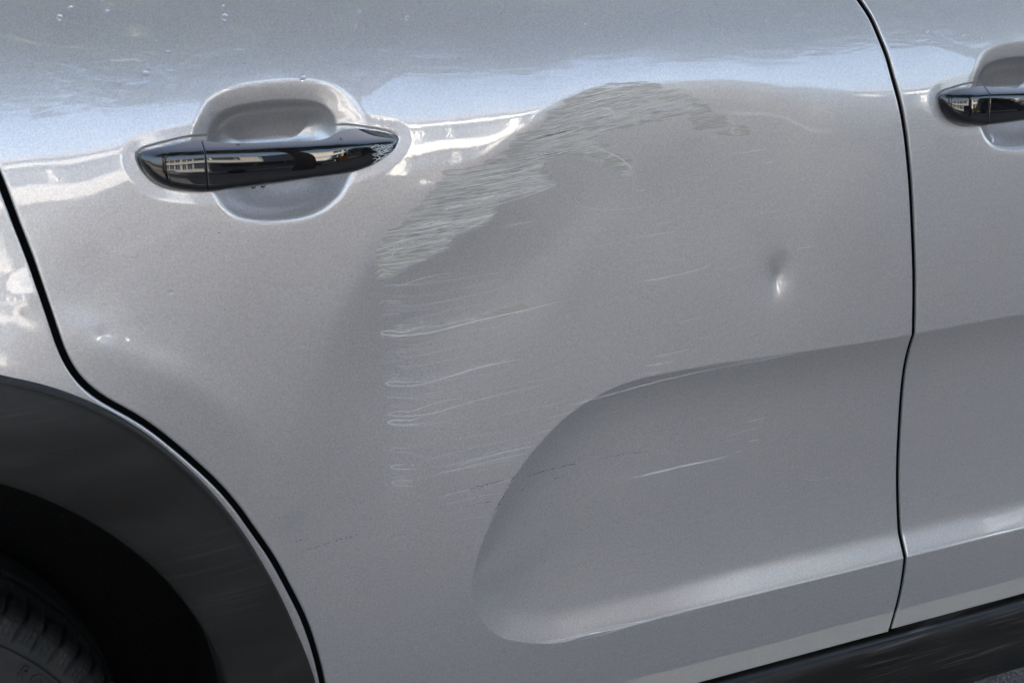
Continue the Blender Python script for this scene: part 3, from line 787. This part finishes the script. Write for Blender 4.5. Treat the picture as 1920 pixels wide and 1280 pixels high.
for k in range(28):
    v = _r.uniform(528, 760)+(_r.random() < .35)*_r.uniform(0, 230); u = 716+(v-520)*.045+_r.uniform(-3, 10)
    ln = _r.choice((25, 40, 120, 210))*_r.uniform(.7, 1.2); sl = -.15-_r.uniform(0, .09); P = []
    for t in np.linspace(0, 1, 6): P.append((u+ln*t+_r.uniform(-1, 1), v+6*math.sin(min(t*ln/60, 1)*1.5)+sl*max(0, ln*t-45)+_r.uniform(-.7, .7)))
    SCR.append((P, _r.uniform(.2, .34), W2))
for k in range(26):
    u = _r.uniform(760, 1600); v = _r.uniform(330, 900); ln = _r.uniform(12, 70); sl = -.20-_r.uniform(-.04, .06)
    SCR.append(([(u, v), (u+ln*.5, v+sl*ln*.5+.6), (u+ln, v+sl*ln)], _r.uniform(.2, .4), W2))
for P, w, m in SCR: scratch(P, w, m)
# dark transfer marks: broken dashes
def dashes(P, w, n, seed, fill=.6):
    r = random.Random(seed); P = smooth_poly(np.array(P, float), False, 12); L_ = len(P)-1
    Vs = []; Fs = []; b = 0
    for k in range(n):
        if r.random() > fill: continue
        a = (k+r.random()*.4)/n*L_; c = min(L_, a+L_/n*(.3+.6*r.random()))
        t = np.linspace(a, c, 4); q = np.stack([np.interp(t, np.arange(L_+1), P[:, j]) for j in (0, 1)], 1)+np.array([0, r.uniform(-.9, .9)])
        V, F = ribbon_np(q, w*.001*r.uniform(.5, 1.4)); Vs.append(V); Fs.append(F+b); b += len(V)
    return mesh_np('transfer_mark', np.concatenate(Vs), np.concatenate(Fs), DK, rear_door, label='dark broken transfer line')
for P, w, n, s, f in ((c5([(65, 1085), (130, 1060), (220, 1030), (360, 992)]), .7, 26, 1, .8), (c5([(20, 1033), (70, 1018), (115, 1013)]), .6, 10, 2, .6),
                  (c5([(935, 758), (1020, 737), (1110, 708)]), .9, 22, 3, .8), (c5([(960, 750), (1060, 722), (1110, 712)]), .8, 20, 31, .8), (c5([(1230, 693), (1340, 660), (1490, 624)]), .9, 34, 4, .85), (c5([(1240, 690), (1320, 668)]), .8, 14, 41, .7),
                  (c5([(1290, 722), (1400, 695), (1480, 662)]), .6, 18, 5, .4), (c5([(1590, 603), (1720, 580), (1850, 565)]), .6, 28, 6, .7), (c5([(915, 850), (980, 832), (1040, 825)]), .6, 12, 7, .8), (c5([(1195, 762), (1215, 757)]), 1.3, 3, 8, 1),
                  (c5([(1183, 678), (1165, 695), (1150, 715)]), 1.8, 12, 9, 1), (c5([(1150, 712), (1135, 745), (1112, 790)]), 1.5, 16, 10, .7), (c5([(1110, 792), (1090, 825), (1070, 860)]), 1.6, 16, 11, .9), (c5([(1070, 860), (1045, 905)]), .8, 12, 12, .6), (c5([(965, 797), (980, 797)]), 1.2, 3, 13, 1)):
    dashes(P, w, n, s, f)
# the mass of fine lines inside the scuffs (nobody could count them)
def fine_lines(n, m, seed, wmin, wmax, name):
    r = random.Random(seed); Pp = np.array(cr([(0, 0)]))
    poly = np.array(cr([(90, 975), (60, 930), (65, 870), (110, 780), (170, 725), (290, 620), (330, 550), (400, 470), (560, 430), (600, 400), (760, 370), (705, 335), (760, 300), (830, 260), (900, 190), (970, 120), (1060, 70), (1180, 55), (1400, 60), (1520, 90), (1600, 140), (1640, 200), (1555, 175), (1400, 205), (1290, 225), (1150, 262), (1090, 300), (1150, 340), (1210, 390), (1290, 430), (1290, 480), (1190, 440), (1140, 410), (1080, 385), (950, 375), (880, 400), (850, 460), (920, 515), (850, 550), (700, 580), (620, 620), (640, 655), (580, 720), (450, 760), (400, 830), (300, 880), (200, 920), (140, 960)]))
    def inside(x, y): return seg_dist(np.array([x]), np.array([y]), poly, True)[1][0]
    Q = []
    tries = 0
    while len(Q) < n and tries < n*30:
        tries += 1
        u = r.uniform(700, 1330); v = r.uniform(160, 530)
        if not inside(u, v): continue
        ln = r.choice((14, 22, 35, 60, 90))*r.uniform(.6, 1.2)
        sl = -.20+.05*math.sin(u*.01)+r.uniform(-.05, .05)
        pts = []; y = v; k = 0; wob = r.uniform(0, 6)
        st = 7
        while k*st < ln:
            x = u+k*st
            if not inside(x, y): break
            curve = .22*max(0, (760-x)/60)            # lines level off at their rear end
            pts.append((x, y+r.uniform(-.4, .4))); y += (sl+curve)*st; k += 1
        if len(pts) >= 3: Q.append((np.array(pts), r.uniform(wmin, wmax)*.001))
    allp = np.concatenate([q[0] for q in Q]); x, z, y = on_skin(allp[:, 0], allp[:, 1])
    Vs = []; Fs = []; b = 0; i0 = 0
    for q, w in Q:
        k = len(q); X, Z, Y = x[i0:i0+k], z[i0:i0+k], y[i0:i0+k]; i0 += k
        ww = w*np.clip(np.minimum(np.arange(k), np.arange(k)[::-1])*.6+.3, 0, 1)
        V = np.concatenate([np.stack([X, Y-.00016, Z+ww/2], -1), np.stack([X, Y-.00016, Z-ww/2], -1)])
        j = np.arange(k-1); Vs.append(V); Fs.append(np.stack([j, j+k, j+k+1, j+1], -1)+b); b += 2*k
    return tag(mesh_np(name, np.concatenate(Vs), np.concatenate(Fs), m, rear_door), kind='stuff')
fine_lines(1200, M_SCR3, 1, .16, .42, 'fine_scuff_lines')
fine_lines(360, M_SCR, 2, .15, .42, 'fine_scuff_lines')
fine_lines(70, mat('scratch_grey', (.16, .155, .15), .6), 3, .25, .5, 'fine_scuff_lines')  # sparse dark grey lines among the pale ones
# heavier lines in the scuff
for P in ([(720, 437), (745, 432), (790, 423), (850, 405)], [(712, 462), (750, 452), (800, 440), (870, 432), (930, 398)], [(706, 478), (730, 472), (750, 458), (800, 450)], [(706, 490), (735, 480), (745, 468), (830, 452)],
          [(707, 498), (740, 494), (800, 484)], [(706, 470), (728, 462), (770, 447)], [(740, 437), (820, 420), (900, 408), (935, 397)], [(750, 445), (830, 425), (925, 402)], [(820, 385), (900, 372), (1000, 352), (1045, 345)],
          [(885, 395), (960, 376), (1030, 352), (1043, 343)], [(900, 335), (960, 325), (1020, 308)], [(1100, 270), (1160, 295), (1185, 318)], [(706, 512), (716, 505), (730, 510)], [(708, 520), (720, 513), (735, 514)]):
    scratch(P, .75, W1)
for P in ([(1000, 262), (1040, 252), (1075, 243)], [(985, 294), (1005, 290), (1020, 291), (1045, 287)]): scratch(P, .8, DK)
# two isolated scrape islands
for cx, cy, rx, ry in ((1380, 245, 12, 8), (1172, 316, 18, 11), (1128, 210, 24, 9)):
    for k in range(7):
        a0 = random.uniform(0, 6.28); f = random.uniform(.5, 1.05)
        scratch([(cx+rx*f*math.cos(a0+t), cy+ry*f*math.sin(a0+t)) for t in np.linspace(0, random.uniform(1.2, 3), 6)], .45, W1 if k < 4 else W2)

# scrape marks on the rear door's handle
def handle_marks():
    me = grip.data; co = np.empty(len(me.vertices)*3); me.vertices.foreach_get('co', co); co = co.reshape(-1, 3)
    fr = co.reshape(110, 120, 3)[:, :60]; pts = fr.reshape(-1, 3)
    r = random.Random(5); Vs = []; Fs = []; b = 0
    def yat(x, z):
        d = (pts[:, 0]-x)**2+(pts[:, 2]-z)**2; k = np.argsort(d)[:4]; w = 1/(d[k]+1e-9); return (pts[k, 1]*w).sum()/w.sum()
    for k in range(60):
        u = r.uniform(694, 722); v = r.uniform(272, 306); n = 7; L_ = r.uniform(12, 28)
        q = [(u+L_*j/(n-1), v+1.6*math.sin(j*1.1+k)-.12*L_*j/(n-1)+r.uniform(-.6, .6)) for j in range(n)]
        P = on_plane(q, FR_Y+.004)
        keep = [p for p in P if p[0] < x1h-.004 and hb(p[0])+.004 < p[1] < np.interp(p[0], hRs[:, 0], hRs[:, 1])-.002]
        if len(keep) < 3: continue
        w = r.uniform(.0003, .0007)
        V = [(p[0], yat(*p)-.0002, p[1]+w/2) for p in keep]+[(p[0], yat(*p)-.0002, p[1]-w/2) for p in keep]; n = len(keep)
        Vs += V; Fs += [(b+j, b+j+n, b+j+n+1, b+j+1) for j in range(n-1)]; b += 2*n
    o = mesh_np('handle_scrape', Vs, Fs, mat('scraped_plastic', (.5, .5, .5), .6), rear_door); tag(o, kind='stuff')
handle_marks()

# ------------------------------------------------------------------ water drops
def drop_mesh(seed):
    r = random.Random(seed); V = []; F = []; nr, ns = 7, 14
    for i in range(nr+1):
        a = math.pi/2*i/nr
        for k in range(ns):
            t = 2*math.pi*k/ns; q = 1+.10*math.sin(2*t+seed)+.06*math.sin(3*t+2*seed)
            V.append((math.cos(t)*math.cos(a)*q, -math.sin(a)*.85, math.sin(t)*math.cos(a)*q*(1.15 if math.sin(t) < 0 else 1)))
    for i in range(nr):
        for k in range(ns): F.append((i*ns+k, i*ns+(k+1) % ns, (i+1)*ns+(k+1) % ns, (i+1)*ns+k))
    F.append(tuple(range(ns))[::-1])
    me = bpy.data.meshes.new('water_drop'); me.from_pydata(V, [], F); me.update()
    me.materials.append(M_WATER); me.polygons.foreach_set('use_smooth', np.ones(len(me.polygons), bool)); return me
DM = [drop_mesh(s) for s in range(3)]
DROPS = [(132, 17, 6, 'elongated water drop at the left of the top row, beside the long pale streak'), (200, 23, 5, 'round water drop at the right tip of the long pale streak, upper left'),
 (112, 33, 6, 'flat water drop lying on the long pale streak, upper left'), (192, 4, 4.5, 'small water drop cut by the top edge above the pale streak'), (291, 1, 5, 'water drop cut by the top edge, left of the handle pocket'),
 (421, 32, 7, 'large round water drop on the door above the left end of the handle pocket'), (418, 13, 4, 'small water drop just above the large one over the handle pocket'),
 (507, 3, 6, 'wide water drop at the top edge above the middle of the handle pocket'), (272, 137, 6, 'pale water drop above the rear end of the handle cap'), (223, 155, 4.5, 'faint water drop lower left of the pale drop near the handle cap'),
 (447, 95, 5, 'flat water drop between the large round drop and the handle pocket'), (315, 98, 4.5, 'irregular water drop left above the handle pocket'), (567, 145, 6, 'water drop touching the upper rim of the rear handle pocket'),
 (673, 23, 5.5, 'wide water drop above the right end of the rear handle'), (763, 34, 5.5, 'water drop right of the handle pocket near the top of the door'), (667, 50, 4, 'small water drop under the wide one, right of the handle pocket'),
 (948, 7, 5, 'water drop at the top edge near the middle of the rear door'), (1096, 48, 5.5, 'water drop above the scuffed crest, left of its small neighbour'), (1137, 41, 4, 'small water drop right beside the one above the scuffed crest'),
 (1436, 42, 5, 'water drop left of the upper door gap'), (1388, 2, 4.5, 'water drop cut by the top edge near the upper door gap'), (320, 549, 5.5, 'single water drop low on the rear door beneath the handle'),
 (1807, 67, 6, 'round water drop on the front door above its handle cap'), (1780, 2, 5, 'water drop at the top edge of the front door'), (1739, 60, 4, 'faint water drop on the front door just right of the gap'),
 (1129, 1167, 5, 'water drop above the scraped lower edge of the dished area')]
for k, (u, v, s, lab) in enumerate(DROPS):
    fx = XOFF if u > 1720 else 0.; dr = u < 1720
    x, z, y = [float(q[0]) for q in on_skin(np.array([u]), np.array([v]), dr, fx)]
    e = .004
    gy_x = (float(Yskin(np.array([x+e]), np.array([z]), dr, fx)[0])-float(Yskin(np.array([x-e]), np.array([z]), dr, fx)[0]))/(2*e)
    gy_z = (float(Yskin(np.array([x]), np.array([z+e]), dr, fx)[0])-float(Yskin(np.array([x]), np.array([z-e]), dr, fx)[0]))/(2*e)
    n = Vector((gy_x, -1, gy_z)).normalized()
    o = bpy.data.objects.new('water_drop', DM[k % 3]); C.objects.link(o)
    o.location = (x, y+.0001, z); rq = s*.00058
    o.rotation_euler = (Vector((0, -1, 0)).rotation_difference(n)).to_euler(); o.scale = (rq, rq, rq)
    tag(o, lab, 'water drop', 'water drops beading on the doors')
ORD = 'first second third fourth fifth sixth seventh eighth ninth tenth eleventh'.split()
# drops along the handle's upper ridge and hanging below it
def hdrop(u, v, s, lab, grp, yy):
    p = on_plane([(u, v)], yy)[0]
    o = bpy.data.objects.new('water_drop', DM[int(u) % 3]); C.objects.link(o)
    o.location = (p[0], yy, p[1]); o.scale = (s*.0005, s*.0005, s*.00042); o.rotation_euler = (R(-50), 0, 0)
    tag(o, lab, 'water drop', grp)
for q_, (u, v) in enumerate(((421, 281), (429, 276), (455, 278), (446, 273), (477, 276), (490, 274), (527, 272), (552, 271), (571, 270), (640, 262), (505, 277))):
    hdrop(u, v, random.uniform(3, 5.5), 'drop on the rear handle ridge, '+ORD[(0, 1, 3, 2, 4, 5, 7, 8, 9, 10, 6)[q_]]+' from the joint of cap and grip', 'water drops on the handle ridge', FR_Y+.004)
for u, v, sd_ in ((475, 351, 'left'), (493, 349, 'right')):
    hdrop(u, v, 5, sd_+' one of two water drops hanging from the lower edge of the rear door handle', 'water drops under the handle', FR_Y+.010)

# ------------------------------------------------------------------ the place opposite (seen in the paint)
def make_asphalt(name, c0, c1, c2):
    m = mat(name, c1, .85)
    a = noise(m, 3, detail=6); b_ = noise(m, 160, kind='ShaderNodeTexVoronoi'); d = noise(m, 25, (1, 2.5, 1), 6)
    c = mixc(m, ramp(m, a.outputs[0], [(.35, 0), (.65, 1)]), c0, c1)
    c = mixc(m, ramp(m, d.outputs[0], [(.50, 0), (.62, .6)]), c, c2)
    L(m, mixc(m, .3, c, ramp(m, N_sep(m, b_.outputs['Color'], 0), [(0, 0), (1, 1)]), 'OVERLAY'), bsdf(m).inputs['Base Color'])
    bump(m, b_.outputs['Distance'], .6, .004)
    return m
_before = set(scene.objects)
def sheet(name, x0, x1, y0, y1, z, m):
    return tag(mesh_np(name, [(x0, y0, z), (x1, y0, z), (x1, y1, z), (x0, y1, z)], [[0, 1, 2, 3]], m, None, False), kind='structure')
M_ASP = make_asphalt('asphalt', (.120, .110, .094), (.145, .133, .114), (.09, .083, .072))
M_CONC = make_asphalt('light_gutter_concrete', (.17, .155, .13), (.20, .18, .15), (.12, .11, .09))
M_PAVE = make_asphalt('pavement', (.26, .255, .245), (.32, .31, .295), (.22, .215, .21))
sheet('ground', -300, 300, -300, 300, 0, M_ASP)
sheet('gutter_strip', -60, 60, -.322, -.03, .004, M_CONC)
sheet('far_road', -100, 100, -17, -3.6, .004, make_asphalt('worn_road_asphalt', (.13, .13, .128), (.17, .168, .16), (.11, .11, .108)))
m_ = MB(); m_.box(-100, 100, -23.5, -17, -.1, .13); tag(m_.build('pavement', M_PAVE), kind='structure')

M_WALL = mat('white_stucco', (.84, .82, .78), .8); M_TAN = mat('tan_render', (.46, .45, .43), .8); M_GREYW = mat('grey_blue_cladding', (.24, .27, .31), .7); M_GLS = mat('window_glass', (.05, .07, .09), .06)
M_DARKR = mat('roof_grey', (.22, .22, .24), .8)
def building(name, x0, x1, y, h, lab, bay=3.2, wall=None):
    WL = wall or M_TAN
    b = tag(empty(name, ((x0+x1)/2, y, 0)), lab, 'building'); off = Matrix.Translation(-b.location)
    def part(mb, n, m):
        o = mb.build(n, m, b); o.matrix_parent_inverse = off; return o
    m_ = MB(); m_.box(x0, x1, y-10, y, 0, h); part(m_, 'wall', M_GREYW)
    for z0, z1, pr in ((0, .7, .3), (h*.44, h*.60, .5), (h-.6, h+.05, .6)):
        m_ = MB(); m_.box(x0-.15, x1+.15, y+.002, y+pr, z0, z1); part(m_, 'band', WL)
    m_ = MB(); m_.box(x0-.3, x1+.3, y-10.3, y+.9, h+.06, h+.45); part(m_, 'roof', M_DARKR)
    x = x0; k = 0
    while x < x1:
        w = .55 if k % 3 else 1.1
        for z0, z1 in ((.7, h*.44), (h*.60, h-.6)):
            m_ = MB(); m_.box(x, x+w, y+.002, y+.28, z0+.002, z1-.002); part(m_, 'pier', WL)
            if x+w < x1-.6:
                m_ = MB(); m_.box(x+w+.25, min(x+bay-.25, x1-.2), y+.002, y+.05, z0+.3, z1-.15); wn = part(m_, 'window', M_GLS)
                m_ = MB(); xm = (x+w+x+bay)/2; m_.box(xm-.05, xm+.05, y+.051, y+.09, z0+.3, z1-.15); o = m_.build('frame', M_WALL, wn)
        x += bay; k += 1
    return b
building('townhouse', -14, 6.2, -25, 6.2, 'pale two storey townhouse across the street, reflected left of the tree trunk')
building('apartment_building', 8.8, 13.7, -24, 6.6, 'white banded apartment building across the street, mirrored beside the handle', wall=M_WALL)
building('corner_building', 19.6, 23.4, -24, 6.6, 'narrow white building across the street, mirrored at the front door gap', wall=M_WALL)
# unseen buildings added on the car's own side to shade the near street
for bx0, bx1, bh, lab in ((-40, 7.4, 8.2, 'lower unseen building behind the parked car, added for its shade'), (7.6, 60, 20.5, 'tall unseen building on the near side, added to shade the street')):
    bb = tag(empty('shade_building', ((bx0+bx1)/2, 9, 0)), lab, 'building'); off = Matrix.Translation(-bb.location)
    for nme, q, m in (('wall', (bx0, bx1, 5.2, 15, 0, bh), M_WALL), ('roof', (bx0-.05, bx1+.05, 4.9, 15.3, bh+.01, bh+.3), M_DARKR)):
        m_ = MB(); m_.box(*q); o = m_.build(nme, m, bb); o.matrix_parent_inverse = off
    for i in range(int((bx1-bx0)/6.5)):
        for z0 in np.arange(1.0, bh-2.4, 3.6):
            m_ = MB(); m_.box(bx0+2+i*6.5, bx0+4+i*6.5, 5.12, 5.19, z0, z0+1.9); o = m_.build('window', M_GLS, bb); o.matrix_parent_inverse = off

M_LEAF = mat('tree_leaves', (.07, .10, .035), .6); bsdf(M_LEAF).inputs['Transmission Weight'].default_value = .0
_n = noise(M_LEAF, 1.2, detail=4); L(M_LEAF, ramp(M_LEAF, _n.outputs[0], [(.3, (.13, .155, .075)), (.7, (.26, .28, .16))]), bsdf(M_LEAF).inputs['Base Color'])
M_BARK = mat('bark', (.12, .10, .08), .9)
def crown_mesh(n, rx, ry, rz, seed):
    g = np.random.default_rng(seed)
    # clumps
    nc = 150; c = g.normal(size=(nc, 3)); c /= np.linalg.norm(c, axis=1)[:, None]; c *= g.uniform(.25, 1, (nc, 1))**.5; c[:, 2] = np.abs(c[:, 2])*1.1-.25
    k = g.integers(0, nc, n); p = c[k]+g.normal(size=(n, 3))*.12; p *= (rx, ry, rz)
    a = g.normal(size=(n, 3)); a /= np.linalg.norm(a, axis=1)[:, None]; b = np.cross(a, g.normal(size=(n, 3))); b /= np.linalg.norm(b, axis=1)[:, None]
    s = g.uniform(.08, .20, (n, 1)); V = np.stack([p-a*s, p-b*s*.5, p+a*s, p+b*s*.5], 1).reshape(-1, 3)
    return V, np.arange(4*n).reshape(n, 4)
def tree(x, y, h, rx, ry, lab, seed):
    t = tag(empty('street_tree', (x, y, 0)), lab, 'tree', 'street trees across the road')
    r = random.Random(seed); mb = MB(); tw = h*.42
    mb.tube([(0, 0, -.1), (.03, 0, tw*.5), (-.05, 0, tw), (.05, .1, h*.7)], [.30, .24, .22, .08], 12)
    for k in range(7):
        a = k*.9+seed; mb.tube([(0, 0, tw*.95), (math.cos(a)*rx*.2, math.sin(a)*ry*.2, tw*1.3), (math.cos(a)*rx*.5, math.sin(a)*ry*.5, tw*1.75)], [.13, .08, .03], 8)
    mb.build('trunk', M_BARK, t, True)
    V, F = crown_mesh(13500, rx, ry, h*.27, seed); V[:, 2] += h*.74
    mesh_np('crown', V, F, M_LEAF, t, False)
tree(3.75, -9.5, 11, 4.6, 4.0, 'leafy street tree whose trunk mirrors just right of the rear handle', 1)
tree(-6.0, -10, 12, 5.4, 4.2, 'broad leafy street tree behind the photographer to the left', 2)
def low_canopy():
    t = tag(empty('street_tree', (-1.9, -3.9, 0)), 'slim street tree on the near side, its crown hanging over the photographer', 'tree')
    mb = MB(); mb.tube([(0, 0, -.1), (.05, 0, 2.5), (0, .1, 5), (.6, .2, 7)], [.16, .13, .11, .05], 12)
    for k in range(6): mb.tube([(0, .1, 4.6+.2*k), (.9*math.cos(k*1.1)+1., .9*math.sin(k*1.1), 5.6+.1*k), (1.8*math.cos(k*1.1)+2, 1.5*math.sin(k*1.1), 6.4)], [.06, .04, .02], 7)
    mb.build('trunk', M_BARK, t, True)
    V, F = crown_mesh(8500, 4.2, 2.3, 1.7, 9); V[:, 2] += 6.6; V[:, 0] += 2.2
    mesh_np('crown', V, F, M_LEAF, t, False)
low_canopy()
tree(11.5, -9.0, 11.5, 5.0, 4.2, 'leafy street tree opposite the front door', 3)
tree(22.5, -12, 13, 5.4, 5.0, 'tall leafy tree at the end of the apartment building', 4)

def evergreen(x, y, h, rx, lab, seed):
    t = tag(empty('evergreen_tree', (x, y, 0)), lab, 'tree', 'dense trees between the buildings opposite')
    mb = MB(); mb.tube([(0, 0, -.1), (0, 0, h*.6)], [.25, .1], 10); mb.build('trunk', M_BARK, t, True)
    V, F = crown_mesh(14000, rx, rx*.6, h*.55, seed); V[:, 2] += h*.33
    V = V[:]; mesh_np('crown', V, F, M_DLEAF, t, False)
M_DLEAF = mat('evergreen_leaves', (.045, .06, .035), .7)
evergreen(15.4, -21.5, 8.5, 2.2, 'dark evergreen next to the white banded apartment building', 11)
evergreen(18.0, -21.5, 8.0, 2.1, 'dark evergreen beside the narrow white corner building', 12)
evergreen(25.6, -21.5, 9.0, 2.6, 'dark evergreen at the far side of the corner building', 13)
evergreen(30.4, -21.5, 8.0, 2.9, 'outermost dark evergreen beyond the corner building', 14)

# vehicle across the street, mirrored in the handle
def van(x, y, col, name, lab):
    v = tag(empty(name, (x, y, 0)), lab, 'van'); mc = mat(name+'_paint', col, .35)
    V = []; prof = [(-2.3, .35), (-2.3, 1.2), (-2.2, 2.0), (1.0, 2.05), (1.55, 1.25), (2.25, 1.05), (2.35, .4)]
    for yy, s in ((-.85, 1), (.85, 1)):
        for a, b in prof: V.append((a, yy, b))
    n = len(prof); F = [[i, (i+1) % n, n+(i+1) % n, n+i] for i in range(n)]
    me = bpy.data.meshes.new('body'); me.from_pydata(V, [], F+[list(range(n))[::-1], list(range(n, 2*n))]); me.update(); link('body', me, mc, v, False)
    for a, b in ((-2.0, -.9), (-.7, .3), (.4, 1.15)):
        m_ = MB(); m_.box(a, b, .852, .87, 1.25, 1.8); m_.build('window', M_GLS, v)
    for a in (-1.5, 1.5):
        m_ = MB(); m_.tube([(a, .7, .33), (a, .9, .33)], .33, 24); w = m_.build('wheel', M_TRIM, v, True)
van(4.6, -16.0, (.20, .20, .21), 'grey_van', 'grey van parked before the pale townhouse opposite')
sk = tag(empty('skip_container', (8.3, -15.6, 0)), 'small orange skip standing on the far kerb, mirrored in the rear handle', 'skip')
me = bpy.data.meshes.new('tub'); V = [(-.7, -.5, .15), (.7, -.5, .15), (.7, .5, .15), (-.7, .5, .15), (-1.1, -.7, 1.2), (1.1, -.7, 1.2), (1.1, .7, 1.2), (-1.1, .7, 1.2)]
me.from_pydata(V, [], [(3, 2, 1, 0), (0, 1, 5, 4), (1, 2, 6, 5), (2, 3, 7, 6), (3, 0, 4, 7)]); me.update(); link('tub', me, mat('orange_steel', (.75, .30, .02), .4), sk, False)
m_ = MB(); m_.tube([(-1.1, .7, 1.2), (1.1, .7, 1.2), (1.1, -.7, 1.2), (-1.1, -.7, 1.2), (-1.1, .7, 1.2)], .05, 8); m_.build('rim', M_TRIM, sk, True)
van(13.5, -15.5, (.06, .06, .07), 'dark_van', 'dark van parked in front of the apartment building')
# the road surface lies where the tyre touches it
for o in scene.objects:
    if o not in _before and o.parent is None: o.location.z += WZ-TRR+.004
print('tris', sum(sum(len(p.vertices)-2 for p in o.data.polygons) if len(o.data.polygons) < 2000 else 2*len(o.data.polygons) for o in scene.objects if o.type == 'MESH'))
